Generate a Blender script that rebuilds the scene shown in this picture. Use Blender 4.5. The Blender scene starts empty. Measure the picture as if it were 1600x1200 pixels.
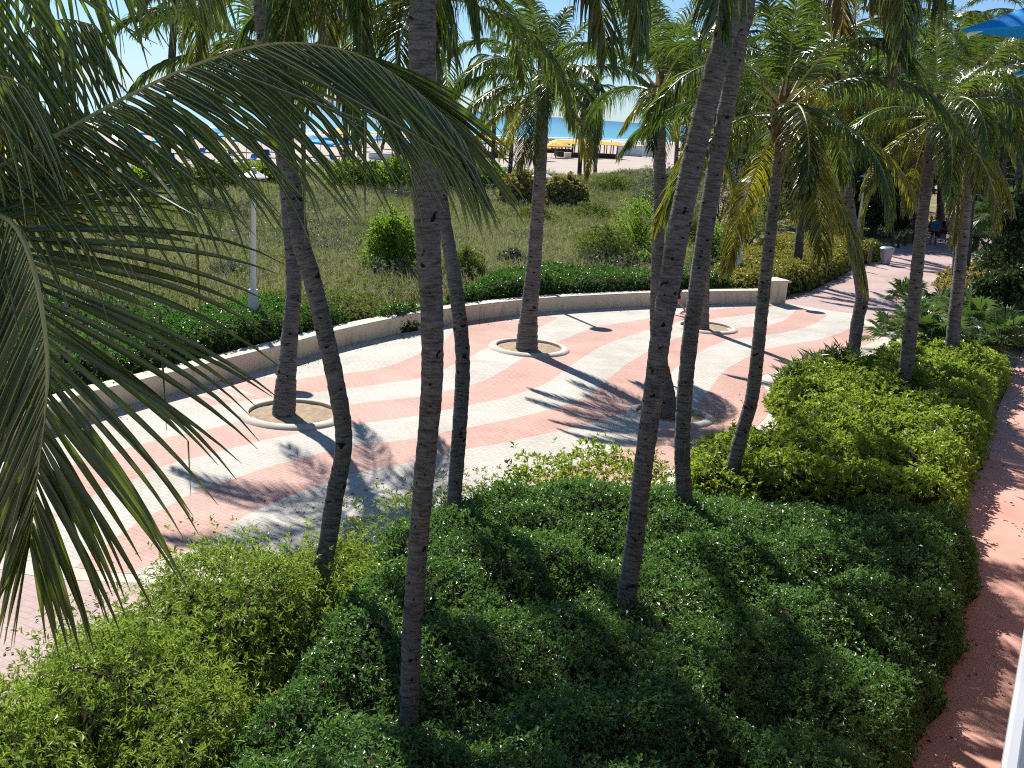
import bpy, bmesh, math, random
import numpy as np
from mathutils import Vector, Matrix
from mathutils.geometry import delaunay_2d_cdt
R = math.radians
scene = bpy.context.scene
COL = scene.collection
rng = np.random.default_rng(7)
random.seed(7)

# ------------------------------------------------------------------ camera
FOC, EYE = 1650.0, 6.5
ROLL, PITCH = R(3.9), R(14.3)
FW = np.array([0, math.cos(PITCH), -math.sin(PITCH)])
UP = np.array([0, math.sin(PITCH), math.cos(PITCH)])
RT = np.array([1.0, 0, 0])
CR, SR = math.cos(ROLL), math.sin(ROLL)

def ray(px, py):
    x, y = (px - 800) / FOC, -(py - 600) / FOC
    return FW + RT * (x * CR - y * SR) + UP * (x * SR + y * CR)
def g(px, py, z=0.0):                       # where the sight line meets height z
    d = ray(px, py)
    return np.array([0, 0, EYE]) + d * ((z - EYE) / d[2])
def atY(px, py, Y):                         # where it meets the upright plane at distance Y
    d = ray(px, py)
    return np.array([0, 0, EYE]) + d * (Y / d[1])
def G(pts, z=0.0):
    return [tuple(g(p[0], p[1], z)[:2]) for p in pts]

cam_d = bpy.data.cameras.new('camera'); cam = bpy.data.objects.new('camera', cam_d); COL.objects.link(cam)
cam_d.sensor_width = 36; cam_d.lens = FOC / 1600 * 36; cam_d.clip_end = 60000; cam_d.clip_start = 0.05
xr = RT * CR + UP * SR
yr = -RT * SR + UP * CR
cam.matrix_world = Matrix(((xr[0], yr[0], -FW[0], 0), (xr[1], yr[1], -FW[1], 0), (xr[2], yr[2], -FW[2], EYE), (0, 0, 0, 1)))
scene.camera = cam

# ------------------------------------------------------------------ light
SUN_EL, SUN_AZ = R(41), math.atan2(0.905, -0.425)
sdir = Vector((math.cos(SUN_EL) * math.cos(SUN_AZ), math.cos(SUN_EL) * math.sin(SUN_AZ), math.sin(SUN_EL)))
sl = bpy.data.lights.new('sun', 'SUN'); sl.energy = 5.0; sl.angle = R(0.5); sl.color = (1, 0.95, 0.87)
so = bpy.data.objects.new('sun', sl); COL.objects.link(so); so.rotation_euler = sdir.to_track_quat('Z', 'Y').to_euler()
w = bpy.data.worlds.new('World'); scene.world = w; w.use_nodes = True
nt = w.node_tree
sky = nt.nodes.new('ShaderNodeTexSky'); sky.sky_type = 'NISHITA'; sky.sun_disc = False
sky.sun_elevation = SUN_EL; sky.sun_rotation = math.pi / 2 - SUN_AZ
sky.air_density = 1.0; sky.dust_density = 0.05; sky.ozone_density = 2.5
bg = nt.nodes['Background']
tint = nt.nodes.new('ShaderNodeMixRGB'); tint.blend_type = 'MULTIPLY'; tint.inputs[0].default_value = 1; tint.inputs[2].default_value = (0.72, 0.86, 1.10, 1)
stc = nt.nodes.new('ShaderNodeTexCoord'); ssp = nt.nodes.new('ShaderNodeSeparateXYZ'); srp = nt.nodes.new('ShaderNodeValToRGB')
srp.color_ramp.elements[0].position = 0.0; srp.color_ramp.elements[0].color = (0.56, 0.76, 1.10, 1); srp.color_ramp.elements[1].position = 0.35; srp.color_ramp.elements[1].color = (0.86, 0.93, 1.06, 1)
nt.links.new(stc.outputs['Generated'], ssp.inputs[0]); nt.links.new(ssp.outputs[2], srp.inputs[0]); nt.links.new(srp.outputs[0], tint.inputs[2])
nt.links.new(sky.outputs[0], tint.inputs[1]); nt.links.new(tint.outputs[0], bg.inputs[0]); bg.inputs[1].default_value = 0.065
scene.view_settings.view_transform = 'Standard'; scene.view_settings.look = 'None'
scene.view_settings.exposure = 0.75; scene.view_settings.gamma = 1
scene.cycles.use_denoising = False; scene.cycles.filter_width = 1.1
scene.cycles.max_bounces = 6; scene.cycles.diffuse_bounces = 3; scene.cycles.glossy_bounces = 2
scene.cycles.transmission_bounces = 4; scene.cycles.transparent_max_bounces = 4

# ------------------------------------------------------------------ materials
class NT:
    def __init__(s, name):
        s.m = bpy.data.materials.new(name); s.m.use_nodes = True; s.t = s.m.node_tree
        s.b = s.t.nodes['Principled BSDF']; s.out = s.t.nodes['Material Output']
    def n(s, typ, **kw):
        nd = s.t.nodes.new(typ)
        for k, v in kw.items():
            if k.startswith('i_'):
                key = k[2:]; key = int(key) if key.isdigit() else key.replace('_', ' ')
                nd.inputs[key].default_value = v
            else: setattr(nd, k, v)
        return nd
    def l(s, a, b): s.t.links.new(a, b)
    def coord(s, which='Object'): return s.n('ShaderNodeTexCoord').outputs[which]
    def noise(s, scale, detail=3, rough=0.55, vec=None, dist=0):
        nd = s.n('ShaderNodeTexNoise', i_Scale=scale, i_Detail=detail, i_Roughness=rough, i_Distortion=dist)
        s.l(vec if vec is not None else s.coord(), nd.inputs['Vector']); return nd.outputs['Fac']
    def ramp(s, fac, stops):
        nd = s.n('ShaderNodeValToRGB'); e = nd.color_ramp.elements
        while len(e) < len(stops): e.new(0.5)
        for i, (p, c) in enumerate(stops):
            e[i].position = p; e[i].color = (*c, 1) if len(c) == 3 else c
        s.l(fac, nd.inputs[0]); return nd.outputs[0]
    def mix(s, a, b, fac, mode='MIX'):
        nd = s.n('ShaderNodeMixRGB', blend_type=mode)
        for k, v in ((0, fac), (1, a), (2, b)):
            if hasattr(v, 'is_output'): s.l(v, nd.inputs[k])
            elif k == 0: nd.inputs[0].default_value = v
            else: nd.inputs[k].default_value = (*v, 1)
        return nd.outputs[0]
    def bump(s, h, strength=0.3, dist=0.02):
        nd = s.n('ShaderNodeBump', i_Strength=strength, i_Distance=dist); s.l(h, nd.inputs['Height'])
        s.l(nd.outputs[0], s.b.inputs['Normal'])
    def col(s, c): s.l(c, s.b.inputs['Base Color'])
    def set(s, rough=0.7, spec=0.3, metal=0.0):
        s.b.inputs['Roughness'].default_value = rough; s.b.inputs['Specular IOR Level'].default_value = spec
        s.b.inputs['Metallic'].default_value = metal; return s

def simple(name, c1, c2, scale=6, rough=0.7, spec=0.3, bump=0.0, metal=0.0, detail=4):
    k = NT(name).set(rough, spec, metal); f = k.noise(scale, detail)
    k.col(k.ramp(f, [(0.3, c1), (0.7, c2)]))
    if bump: k.bump(k.noise(scale * 3, 5), bump, 0.02)
    return k.m

def leafmat(name, c_old, c_new, trans, tw=0.3, rough=0.4, spec=0.5):
    """leaf blade: colour by the age value stored on each leaf, light passing through"""
    k = NT(name).set(rough, spec)
    a = k.n('ShaderNodeAttribute', attribute_name='tone').outputs['Fac']
    dead = k.n('ShaderNodeMath', operation='GREATER_THAN'); k.l(a, dead.inputs[0]); dead.inputs[1].default_value = 0.96
    k.col(k.mix(k.mix(c_old, c_new, a), (0.20, 0.115, 0.045), dead.outputs[0]))
    tr = k.n('ShaderNodeBsdfTranslucent'); tr.inputs[0].default_value = (*trans, 1)
    mx = k.n('ShaderNodeMixShader', i_0=tw); k.l(k.b.outputs[0], mx.inputs[1]); k.l(tr.outputs[0], mx.inputs[2])
    k.l(mx.outputs[0], k.out.inputs[0]); return k.m

def frondmat():
    k = NT('palm_leaflet').set(0.31, 0.55)
    oi = k.n('ShaderNodeObjectInfo')
    a = k.n('ShaderNodeAttribute', attribute_name='tone').outputs['Fac']
    v = k.mix((0.50, 0.53, 0.50), (3.0, 2.7, 1.8), a)  # high tone values paint the sun-bright ridge of a leaflet
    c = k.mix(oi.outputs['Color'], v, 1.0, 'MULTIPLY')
    k.col(c)
    tr = k.n('ShaderNodeBsdfTranslucent')
    k.l(k.mix(c, (2.6, 2.7, 1.0), 1.0, 'MULTIPLY'), tr.inputs[0])
    mx = k.n('ShaderNodeMixShader', i_0=0.36); k.l(k.b.outputs[0], mx.inputs[1]); k.l(tr.outputs[0], mx.inputs[2])
    mx.inputs[0].default_value = 0.26
    k.l(mx.outputs[0], k.out.inputs[0]); return k.m

def trunkmat(name, base, light, dark):
    k = NT(name).set(0.85, 0.2)
    uv = k.coord('UV')
    sx = k.n('ShaderNodeSeparateXYZ'); k.l(uv, sx.inputs[0])
    # ring scars: stretched noise along the height
    mp = k.n('ShaderNodeMapping'); mp.inputs['Scale'].default_value = (1.6, 11, 1); k.l(uv, mp.inputs[0])
    n1 = k.noise(2.2, 5, 0.65, mp.outputs[0], 0.4)
    mp2 = k.n('ShaderNodeMapping'); mp2.inputs['Scale'].default_value = (3, 30, 1); k.l(uv, mp2.inputs[0])
    n2 = k.noise(1.6, 4, 0.6, mp2.outputs[0], 0.3)
    c = k.ramp(n1, [(0.30, dark), (0.42, base), (0.62, light), (0.8, base)])
    c = k.mix(c, k.ramp(n2, [(0.32, (0.25, 0.24, 0.23)), (0.5, (1, 1, 1)), (0.75, (1.25, 1.22, 1.2))]), 0.75, 'MULTIPLY')
    # deep notches
    mp3 = k.n('ShaderNodeMapping'); mp3.inputs['Scale'].default_value = (4.5, 7.5, 1); k.l(uv, mp3.inputs[0])
    n3 = k.noise(1.3, 2, 0.5, mp3.outputs[0], 0.2)
    c = k.mix(c, (0.012, 0.011, 0.010), k.ramp(n3, [(0.64, (0, 0, 0)), (0.67, (1, 1, 1))]))
    big = k.noise(0.8, 2)
    c = k.mix(c, k.ramp(big, [(0.3, (0.75, 0.75, 0.76)), (0.7, (1.15, 1.1, 1.05))]), 1.0, 'MULTIPLY')
    lic = k.noise(2.6, 5, 0.65); c = k.mix(c, (0.30, 0.295, 0.275), k.ramp(lic, [(0.56, (0, 0, 0)), (0.70, (0.55, 0.55, 0.55))]))
    k.col(c); k.bump(n1, 0.9, 0.03); return k.m

def pavermat(name, c1, c2, mortar, sx=1.0):
    k = NT(name).set(0.8, 0.2)
    v = k.coord()
    mp = k.n('ShaderNodeMapping'); mp.inputs['Rotation'].default_value = (0, 0, R(28)); k.l(v, mp.inputs[0])
    br = k.n('ShaderNodeTexBrick', i_Scale=1.0); k.l(mp.outputs[0], br.inputs['Vector'])
    br.inputs['Brick Width'].default_value = 0.22; br.inputs['Row Height'].default_value = 0.11
    br.inputs['Mortar Size'].default_value = 0.006; br.inputs['Mortar Smooth'].default_value = 0.3
    br.inputs['Color1'].default_value = (*c1, 1); br.inputs['Color2'].default_value = (*c2, 1); br.inputs['Mortar'].default_value = (*mortar, 1)
    st = k.noise(0.55, 5, 0.6); fine = k.noise(9, 4)
    c = k.mix(br.outputs[0], k.ramp(st, [(0.3, (0.80, 0.785, 0.77)), (0.62, (1.04, 1.04, 1.04))]), 1.0, 'MULTIPLY')
    c = k.mix(c, k.ramp(fine, [(0.3, (0.9, 0.9, 0.9)), (0.7, (1.05, 1.05, 1.05))]), 0.8, 'MULTIPLY')
    k.col(c); k.bump(br.outputs['Fac'], -0.25, 0.01); return k.m

M = {}
M['paver_white'] = pavermat('paver_white', (0.575, 0.545, 0.49), (0.525, 0.495, 0.445), (0.34, 0.31, 0.27))
M['paver_pink'] = pavermat('paver_pink', (0.60, 0.375, 0.315), (0.555, 0.345, 0.29), (0.34, 0.21, 0.175))
M['paver_path'] = pavermat('paver_path', (0.52, 0.385, 0.36), (0.47, 0.35, 0.33), (0.34, 0.27, 0.25))
M['concrete'] = simple('concrete', (0.50, 0.455, 0.39), (0.60, 0.55, 0.48), 1.6, 0.85, 0.2, 0.15)
def stuccomat():
    k = NT('stucco').set(0.9, 0.15); f = k.noise(1.3, 5)
    c = k.ramp(f, [(0.3, (0.64, 0.545, 0.405)), (0.7, (0.74, 0.64, 0.495))])
    mp = k.n('ShaderNodeMapping'); mp.inputs['Scale'].default_value = (2.2, 2.2, 0.35); k.l(k.coord(), mp.inputs[0])
    st = k.noise(2.0, 5, 0.6, mp.outputs[0]); c = k.mix(c, k.ramp(st, [(0.52, (1, 1, 1)), (0.72, (0.62, 0.58, 0.54))]), 0.8, 'MULTIPLY')
    k.col(c); k.bump(k.noise(14, 5), 0.3, 0.02); return k.m
M['stucco'] = stuccomat()
M['stucco_cap'] = simple('stucco_cap', (0.58, 0.52, 0.43), (0.68, 0.62, 0.53), 2.5, 0.9, 0.15, 0.35)
M['salmon'] = simple('salmon_concrete', (0.55, 0.275, 0.22), (0.68, 0.38, 0.31), 0.9, 0.8, 0.25, 0.12, detail=8)
M['sand'] = simple('sand', (0.41, 0.345, 0.295), (0.50, 0.43, 0.375), 0.25, 0.95, 0.1, 0.4, detail=8)
M['ring_soil'] = simple('ring_soil', (0.27, 0.20, 0.135), (0.45, 0.36, 0.26), 7, 0.95, 0.1, 0.6, detail=8)
M['soil'] = simple('soil', (0.10, 0.075, 0.045), (0.24, 0.19, 0.12), 0.5, 0.95, 0.1, 0.4, detail=8)
M['dune_soil'] = simple('dune_soil', (0.17, 0.15, 0.07), (0.34, 0.28, 0.16), 0.22, 0.95, 0.1, 0.4, detail=9)
M['trunk'] = trunkmat('palm_trunk', (0.135, 0.124, 0.116), (0.225, 0.21, 0.197), (0.035, 0.031, 0.028))
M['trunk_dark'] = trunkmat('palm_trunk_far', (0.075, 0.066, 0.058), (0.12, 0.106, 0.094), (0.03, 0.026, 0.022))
M['frond'] = frondmat()
M['rachis'] = simple('leaf_stalk', (0.36, 0.34, 0.12), (0.48, 0.43, 0.19), 4, 0.42, 0.5)
M['fibre'] = simple('leaf_base_fibre', (0.10, 0.055, 0.03), (0.26, 0.16, 0.09), 14, 0.9, 0.1, 0.8)
M['bark'] = simple('bark', (0.09, 0.07, 0.055), (0.18, 0.15, 0.12), 6, 0.9, 0.1, 0.6)
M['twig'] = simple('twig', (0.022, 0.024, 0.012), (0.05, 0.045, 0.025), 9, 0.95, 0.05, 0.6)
M['leaf_dark'] = leafmat('hedge_leaf_dark', (0.044, 0.105, 0.030), (0.165, 0.29, 0.068), (0.19, 0.38, 0.06), 0.30, 0.33, 0.7)
M['leaf_clip'] = leafmat('hedge_leaf_clipped', (0.028, 0.075, 0.016), (0.08, 0.19, 0.03), (0.12, 0.30, 0.03), 0.28, 0.35, 0.5)
M['leaf_lime'] = leafmat('clusia_leaf', (0.08, 0.145, 0.02), (0.31, 0.40, 0.05), (0.42, 0.55, 0.05), 0.36, 0.4, 0.45)
M['leaf_gold'] = leafmat('clusia_leaf_gold', (0.10, 0.14, 0.022), (0.38, 0.37, 0.06), (0.38, 0.36, 0.05), 0.3, 0.4, 0.45)
M['leaf_loose'] = leafmat('buttonwood_leaf', (0.08, 0.15, 0.026), (0.29, 0.41, 0.075), (0.38, 0.52, 0.07), 0.36, 0.42, 0.4)
M['leaf_bright'] = leafmat('bright_shrub_leaf', (0.06, 0.14, 0.018), (0.19, 0.32, 0.035), (0.34, 0.52, 0.04), 0.36, 0.45, 0.4)
M['leaf_olive'] = leafmat('olive_shrub_leaf', (0.075, 0.115, 0.026), (0.25, 0.31, 0.065), (0.26, 0.33, 0.05), 0.25, 0.55, 0.3)
M['leaf_silver'] = leafmat('silver_shrub_leaf', (0.10, 0.125, 0.09), (0.24, 0.26, 0.20), (0.20, 0.24, 0.12), 0.2, 0.5, 0.35)
M['leaf_grape'] = leafmat('sea_grape_leaf', (0.11, 0.16, 0.04), (0.55, 0.42, 0.18), (0.42, 0.36, 0.08), 0.3, 0.4, 0.45)
M['leaf_tree'] = leafmat('tree_leaf', (0.018, 0.036, 0.013), (0.06, 0.10, 0.028), (0.09, 0.16, 0.03), 0.2, 0.38, 0.5)
M['leaf_fan'] = leafmat('fan_leaf', (0.035, 0.075, 0.022), (0.10, 0.17, 0.05), (0.16, 0.28, 0.05), 0.25, 0.36, 0.5)
M['grass'] = leafmat('dune_grass_blade', (0.12, 0.155, 0.05), (0.43, 0.40, 0.23), (0.30, 0.33, 0.12), 0.3, 0.7, 0.2)
M['white_paint'] = simple('white_paint', (0.70, 0.70, 0.68), (0.80, 0.80, 0.78), 3, 0.4, 0.5)
M['grey_paint'] = simple('grey_paint', (0.25, 0.25, 0.26), (0.33, 0.33, 0.34), 3, 0.5, 0.4)
M['rail_metal'] = simple('rail_metal', (0.44, 0.45, 0.47), (0.52, 0.53, 0.55), 5, 0.25, 0.5)
M['blue_cloth'] = simple('blue_cloth', (0.004, 0.30, 0.76), (0.01, 0.35, 0.82), 2, 0.75, 0.2)
M['navy_cloth'] = simple('navy_cloth', (0.01, 0.10, 0.34), (0.02, 0.16, 0.45), 2, 0.75, 0.2)
M['yellow_cloth'] = simple('yellow_cloth', (0.72, 0.42, 0.06), (0.80, 0.52, 0.10), 2, 0.75, 0.2)
M['orange_cloth'] = simple('orange_cloth', (0.75, 0.24, 0.02), (0.80, 0.30, 0.04), 2, 0.7, 0.2)
M['dark_wood'] = simple('dark_wood', (0.05, 0.032, 0.022), (0.10, 0.065, 0.045), 6, 0.8, 0.2)
M['wood'] = simple('wood', (0.15, 0.11, 0.075), (0.24, 0.18, 0.13), 6, 0.85, 0.2, 0.4)
M['rope'] = simple('rope', (0.48, 0.36, 0.14), (0.60, 0.46, 0.20), 20, 0.9, 0.1)
M['skin'] = simple('skin', (0.38, 0.22, 0.15), (0.45, 0.27, 0.19), 8, 0.55, 0.3)
M['skin_dark'] = simple('skin_tan', (0.22, 0.12, 0.08), (0.27, 0.15, 0.10), 8, 0.55, 0.3)
M['shirt_blue'] = simple('shirt_blue', (0.02, 0.12, 0.36), (0.03, 0.17, 0.45), 8, 0.85, 0.1)
M['cloth_dark'] = simple('cloth_dark', (0.015, 0.016, 0.025), (0.03, 0.03, 0.04), 8, 0.85, 0.1)
M['cloth_white'] = simple('cloth_white', (0.70, 0.70, 0.70), (0.78, 0.78, 0.78), 8, 0.8, 0.2)
M['cloth_pink'] = simple('cloth_pink', (0.60, 0.30, 0.26), (0.66, 0.36, 0.30), 8, 0.85, 0.1)
M['hair'] = simple('hair', (0.02, 0.014, 0.01), (0.05, 0.035, 0.025), 20, 0.6, 0.3)
M['glass_white'] = simple('lantern_glass', (0.72, 0.72, 0.70), (0.78, 0.78, 0.76), 4, 0.2, 0.5)

def seamat():
    k = NT('sea_water').set(0.5, 0.05)
    v = k.coord(); sp = k.n('ShaderNodeSeparateXYZ'); k.l(v, sp.inputs[0])
    # local Y of the sheet is the distance from the shore
    md = k.n('ShaderNodeMath', operation='MULTIPLY_ADD'); k.l(sp.outputs[1], md.inputs[0]); md.inputs[1].default_value = 1 / 2500; md.inputs[2].default_value = 0
    nz = k.noise(0.012, 4)
    ad = k.n('ShaderNodeMath', operation='MULTIPLY_ADD'); k.l(nz, ad.inputs[0]); ad.inputs[1].default_value = 0.05; k.l(md.outputs[0], ad.inputs[2])
    c = k.ramp(ad.outputs[0], [(0.0, (0.17, 0.38, 0.42)), (0.05, (0.075, 0.28, 0.38)), (0.25, (0.04, 0.19, 0.33)), (1.0, (0.03, 0.14, 0.28))])
    k.col(c); k.bump(k.noise(0.6, 4), 0.5, 0.3); return k.m
M['sea'] = seamat()
M['foam'] = simple('foam', (0.75, 0.77, 0.78), (0.85, 0.86, 0.86), 0.2, 0.8, 0.2)

# ------------------------------------------------------------------ object helpers
def put(o, parent=None):
    COL.objects.link(o)
    if parent is not None: o.parent = parent
    return o
def tag(o, label=None, cat=None, group=None, kind=None):
    for k, v in (('label', label), ('category', cat), ('group', group), ('kind', kind)):
        if v: o[k] = v
    return o
def thing(name, label, cat, loc=(0, 0, 0), rz=0.0, group=None):
    o = bpy.data.objects.new(name, None); o.empty_display_size = 0.2
    o.location = loc; o.rotation_euler = (0, 0, rz); put(o)
    return tag(o, label, cat, group)
def mesh_np(name, V, F, mats, parent=None, tone=None, midx=None, smooth=False, uv=None):
    V = np.asarray(V, np.float32); F = np.asarray(F, np.int32)
    me = bpy.data.meshes.new(name); n = F.shape[1]
    me.vertices.add(len(V)); me.vertices.foreach_set('co', V.ravel())
    me.loops.add(F.size); me.loops.foreach_set('vertex_index', F.ravel())
    me.polygons.add(len(F)); me.polygons.foreach_set('loop_start', np.arange(0, F.size, n, dtype=np.int32))
    me.polygons.foreach_set('loop_total', np.full(len(F), n, np.int32))
    if midx is not None: me.polygons.foreach_set('material_index', np.asarray(midx, np.int32))
    me.polygons.foreach_set('use_smooth', np.full(len(F), bool(smooth)))
    for m in (mats if isinstance(mats, (list, tuple)) else [mats]): me.materials.append(m)
    if tone is not None:
        a = me.attributes.new('tone', 'FLOAT', 'POINT'); a.data.foreach_set('value', np.asarray(tone, np.float32))
    if uv is not None:
        ul = me.uv_layers.new(name='UVMap'); ul.data.foreach_set('uv', np.asarray(uv, np.float32)[F.ravel()].ravel())
    me.update(calc_edges=True); me.validate(verbose=False)
    return put(bpy.data.objects.new(name, me), parent)

class MB:
    """collects simple shapes into one mesh"""
    def __init__(s): s.bm = bmesh.new()
    def box(s, c, d, rz=0, bevel=0.0):
        r = bmesh.ops.create_cube(s.bm, size=1.0)
        vs = r['verts']; mt = Matrix.Translation(c) @ Matrix.Rotation(rz, 4, 'Z') @ Matrix.Diagonal((*d, 1))
        bmesh.ops.transform(s.bm, matrix=mt, verts=vs)
        if bevel:
            es = {e for v in vs for e in v.link_edges}
            bmesh.ops.bevel(s.bm, geom=list(es), offset=bevel, segments=2, affect='EDGES', profile=0.5)
        return s
    def lathe(s, prof, c=(0, 0, 0), n=16, a0=0.0):
        rings = []
        for r, z in prof:
            if r < 1e-5: rings.append([s.bm.verts.new((c[0], c[1], c[2] + z))])
            else: rings.append([s.bm.verts.new((c[0] + r * math.cos(a0 + 2 * math.pi * i / n), c[1] + r * math.sin(a0 + 2 * math.pi * i / n), c[2] + z)) for i in range(n)])
        for A, B in zip(rings[:-1], rings[1:]):
            for i in range(n):
                j = (i + 1) % n
                q = []
                for v in ((A[i % len(A)]), (A[j % len(A)]), (B[j % len(B)]), (B[i % len(B)])):
                    if v not in q: q.append(v)
                if len(q) >= 3:
                    try: s.bm.faces.new(q)
                    except ValueError: pass
        return s
    def tube(s, pts, rad, n=8, cap=True):
        pts = [Vector(p) for p in pts]
        if not hasattr(rad, '__len__'): rad = [rad] * len(pts)
        prev = None; rings = []
        for i, p in enumerate(pts):
            t = (pts[min(i + 1, len(pts) - 1)] - pts[max(i - 1, 0)]).normalized()
            ref = prev if prev is not None else (Vector((1, 0, 0)) if abs(t.x) < 0.9 else Vector((0, 1, 0)))
            u = (ref - t * ref.dot(t)).normalized(); prev = u; v = t.cross(u)
            rings.append([s.bm.verts.new(p + (u * math.cos(2 * math.pi * k / n) + v * math.sin(2 * math.pi * k / n)) * rad[i]) for k in range(n)])
        for A, B in zip(rings[:-1], rings[1:]):
            for k in range(n): s.bm.faces.new((A[k], A[(k + 1) % n], B[(k + 1) % n], B[k]))
        if cap:
            s.bm.faces.new(rings[0][::-1]); s.bm.faces.new(rings[-1])
        return s
    def poly(s, pts):
        s.bm.faces.new([s.bm.verts.new(p) for p in pts]); return s
    def build(s, name, mat, parent=None, smooth=False):
        bmesh.ops.recalc_face_normals(s.bm, faces=s.bm.faces)
        me = bpy.data.meshes.new(name); s.bm.to_mesh(me); s.bm.free()
        me.materials.append(mat)
        if smooth:
            me.polygons.foreach_set('use_smooth', [True] * len(me.polygons))
            if hasattr(me, 'set_sharp_from_angle'): me.set_sharp_from_angle(angle=R(40))
        return put(bpy.data.objects.new(name, me), parent)

def catmull(P, per=12, closed=False):
    P = np.asarray(P, float); n = len(P); out = []
    rngi = range(n if closed else n - 1)
    for i in rngi:
        if closed: p0, p1, p2, p3 = P[(i - 1) % n], P[i], P[(i + 1) % n], P[(i + 2) % n]
        else:
            p1, p2 = P[i], P[i + 1]
            p0 = P[i - 1] if i > 0 else 2 * p1 - p2
            p3 = P[i + 2] if i + 2 < n else 2 * p2 - p1
        for k in range(per):
            t = k / per
            out.append(0.5 * (2 * p1 + (p2 - p0) * t + (2 * p0 - 5 * p1 + 4 * p2 - p3) * t * t + (3 * p1 - p0 - 3 * p2 + p3) * t ** 3))
    if not closed: out.append(P[-1])
    return np.array(out)
def resample(P, step):
    P = np.asarray(P, float); d = np.r_[0, np.cumsum(np.linalg.norm(np.diff(P, axis=0), axis=1))]
    n = max(2, int(round(d[-1] / step)) + 1); s = np.linspace(0, d[-1], n)
    return np.stack([np.interp(s, d, P[:, k]) for k in range(P.shape[1])], 1), s

def inpoly(X, Y, poly):
    p = np.asarray(poly, float); ins = np.zeros(np.shape(X), bool); j = len(p) - 1
    for i in range(len(p)):
        c = (p[i, 1] > Y) != (p[j, 1] > Y)
        with np.errstate(divide='ignore', invalid='ignore'):
            xx = (p[j, 0] - p[i, 0]) * (Y - p[i, 1]) / (p[j, 1] - p[i, 1] + 1e-12) + p[i, 0]
        ins ^= c & (X < xx); j = i
    return ins
def polydist(X, Y, poly):
    p = np.asarray(poly, float); d = np.full(np.shape(X), 1e9)
    for i in range(len(p)):
        a, b = p[i], p[(i + 1) % len(p)]; ab = b - a
        t = np.clip(((X - a[0]) * ab[0] + (Y - a[1]) * ab[1]) / (ab @ ab + 1e-12), 0, 1)
        d = np.minimum(d, np.hypot(X - a[0] - t * ab[0], Y - a[1] - t * ab[1]))
    return np.where(inpoly(X, Y, poly), d, -d)
def hash2(ix, iy, seed):
    h = (ix.astype(np.int64) * 374761393 + iy.astype(np.int64) * 668265263 + seed * 974634541) & 0xFFFFFFFF
    h = ((h ^ (h >> 13)) * 1274126177) & 0xFFFFFFFF
    return ((h ^ (h >> 16)) & 0xFFFFFF) / 0xFFFFFF
def vnoise(X, Y, sc, seed):
    x, y = X / sc, Y / sc; ix, iy = np.floor(x), np.floor(y); fx, fy = x - ix, y - iy
    fx, fy = fx * fx * (3 - 2 * fx), fy * fy * (3 - 2 * fy)
    a, b, c, d = (hash2(ix + i, iy + j, seed) for i, j in ((0, 0), (1, 0), (0, 1), (1, 1)))
    return (a * (1 - fx) + b * fx) * (1 - fy) + (c * (1 - fx) + d * fx) * fy
def worley(X, Y, sc, seed):
    x, y = X / sc, Y / sc; ix, iy = np.floor(x), np.floor(y); best = np.full(np.shape(X), 9.0)
    for i in (-1, 0, 1):
        for j in (-1, 0, 1):
            cx, cy = ix + i, iy + j
            dx = cx + hash2(cx, cy, seed) - x; dy = cy + hash2(cx, cy, seed + 5) - y
            best = np.minimum(best, dx * dx + dy * dy)
    return np.sqrt(best)
def norm(v): return v / (np.linalg.norm(v, axis=-1, keepdims=True) + 1e-9)

# ------------------------------------------------------------------ leaves
def leaves_from_shoots(P, A, k, L, W, spread=(35, 78), len_j=0.45, tone=None, rr=None, along=0.06, fold=0.25):
    """rosettes of k leaves around shoots at P pointing along A"""
    n = len(P); rr = rr or rng
    P = np.repeat(P, k, 0); A = np.repeat(A, k, 0)
    ref = norm(rr.normal(size=(n * k, 3))); u = norm(np.cross(A, ref)); th = np.radians(rr.uniform(*spread, n * k))[:, None]
    ax = norm(A * np.cos(th) + u * np.sin(th) + rr.normal(size=(n * k, 3)) * 0.12)
    nr = norm(A - ax * np.sum(A * ax, 1, keepdims=True) + rr.normal(size=(n * k, 3)) * 0.25)
    sd = norm(np.cross(ax, nr)); nr = np.cross(sd, ax)
    ll = (L * (1 + rr.uniform(-len_j, len_j, n * k)))[:, None]; ww = ll * (W / L) * 0.5
    b = P + A * rr.uniform(-along, along * 0.5, n * k)[:, None]
    m = b + ax * ll * 0.5
    V = np.stack([b, m + sd * ww + nr * ww * fold * 2, b + ax * ll - nr * ll * 0.08, m - sd * ww + nr * ww * fold * 2], 1).reshape(-1, 3)
    F = np.arange(len(V)).reshape(-1, 4)
    t = np.clip((tone if tone is not None else np.full(n, 0.4)).repeat(k) + rr.normal(size=n * k) * 0.16, 0, 0.94)
    t[rr.random(n * k) < 0.008] = 1.0
    t = t.repeat(4)
    return V, F, t

def surf_sample(V, F, dens, rr):
    """points and normals spread evenly over a triangle/quad mesh"""
    T = np.concatenate([F[:, [0, 1, 2]], F[:, [0, 2, 3]]]) if F.shape[1] == 4 else F
    a, b, c = V[T[:, 0]], V[T[:, 1]], V[T[:, 2]]
    cr = np.cross(b - a, c - a); ar = np.linalg.norm(cr, axis=1) * 0.5
    n = rr.poisson(ar * dens); idx = np.repeat(np.arange(len(T)), n)
    u, v = rr.random(len(idx)), rr.random(len(idx)); fl = u + v > 1; u[fl], v[fl] = 1 - u[fl], 1 - v[fl]
    P = a[idx] + (b[idx] - a[idx]) * u[:, None] + (c[idx] - a[idx]) * v[:, None]
    return P, norm(cr[idx])

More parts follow.
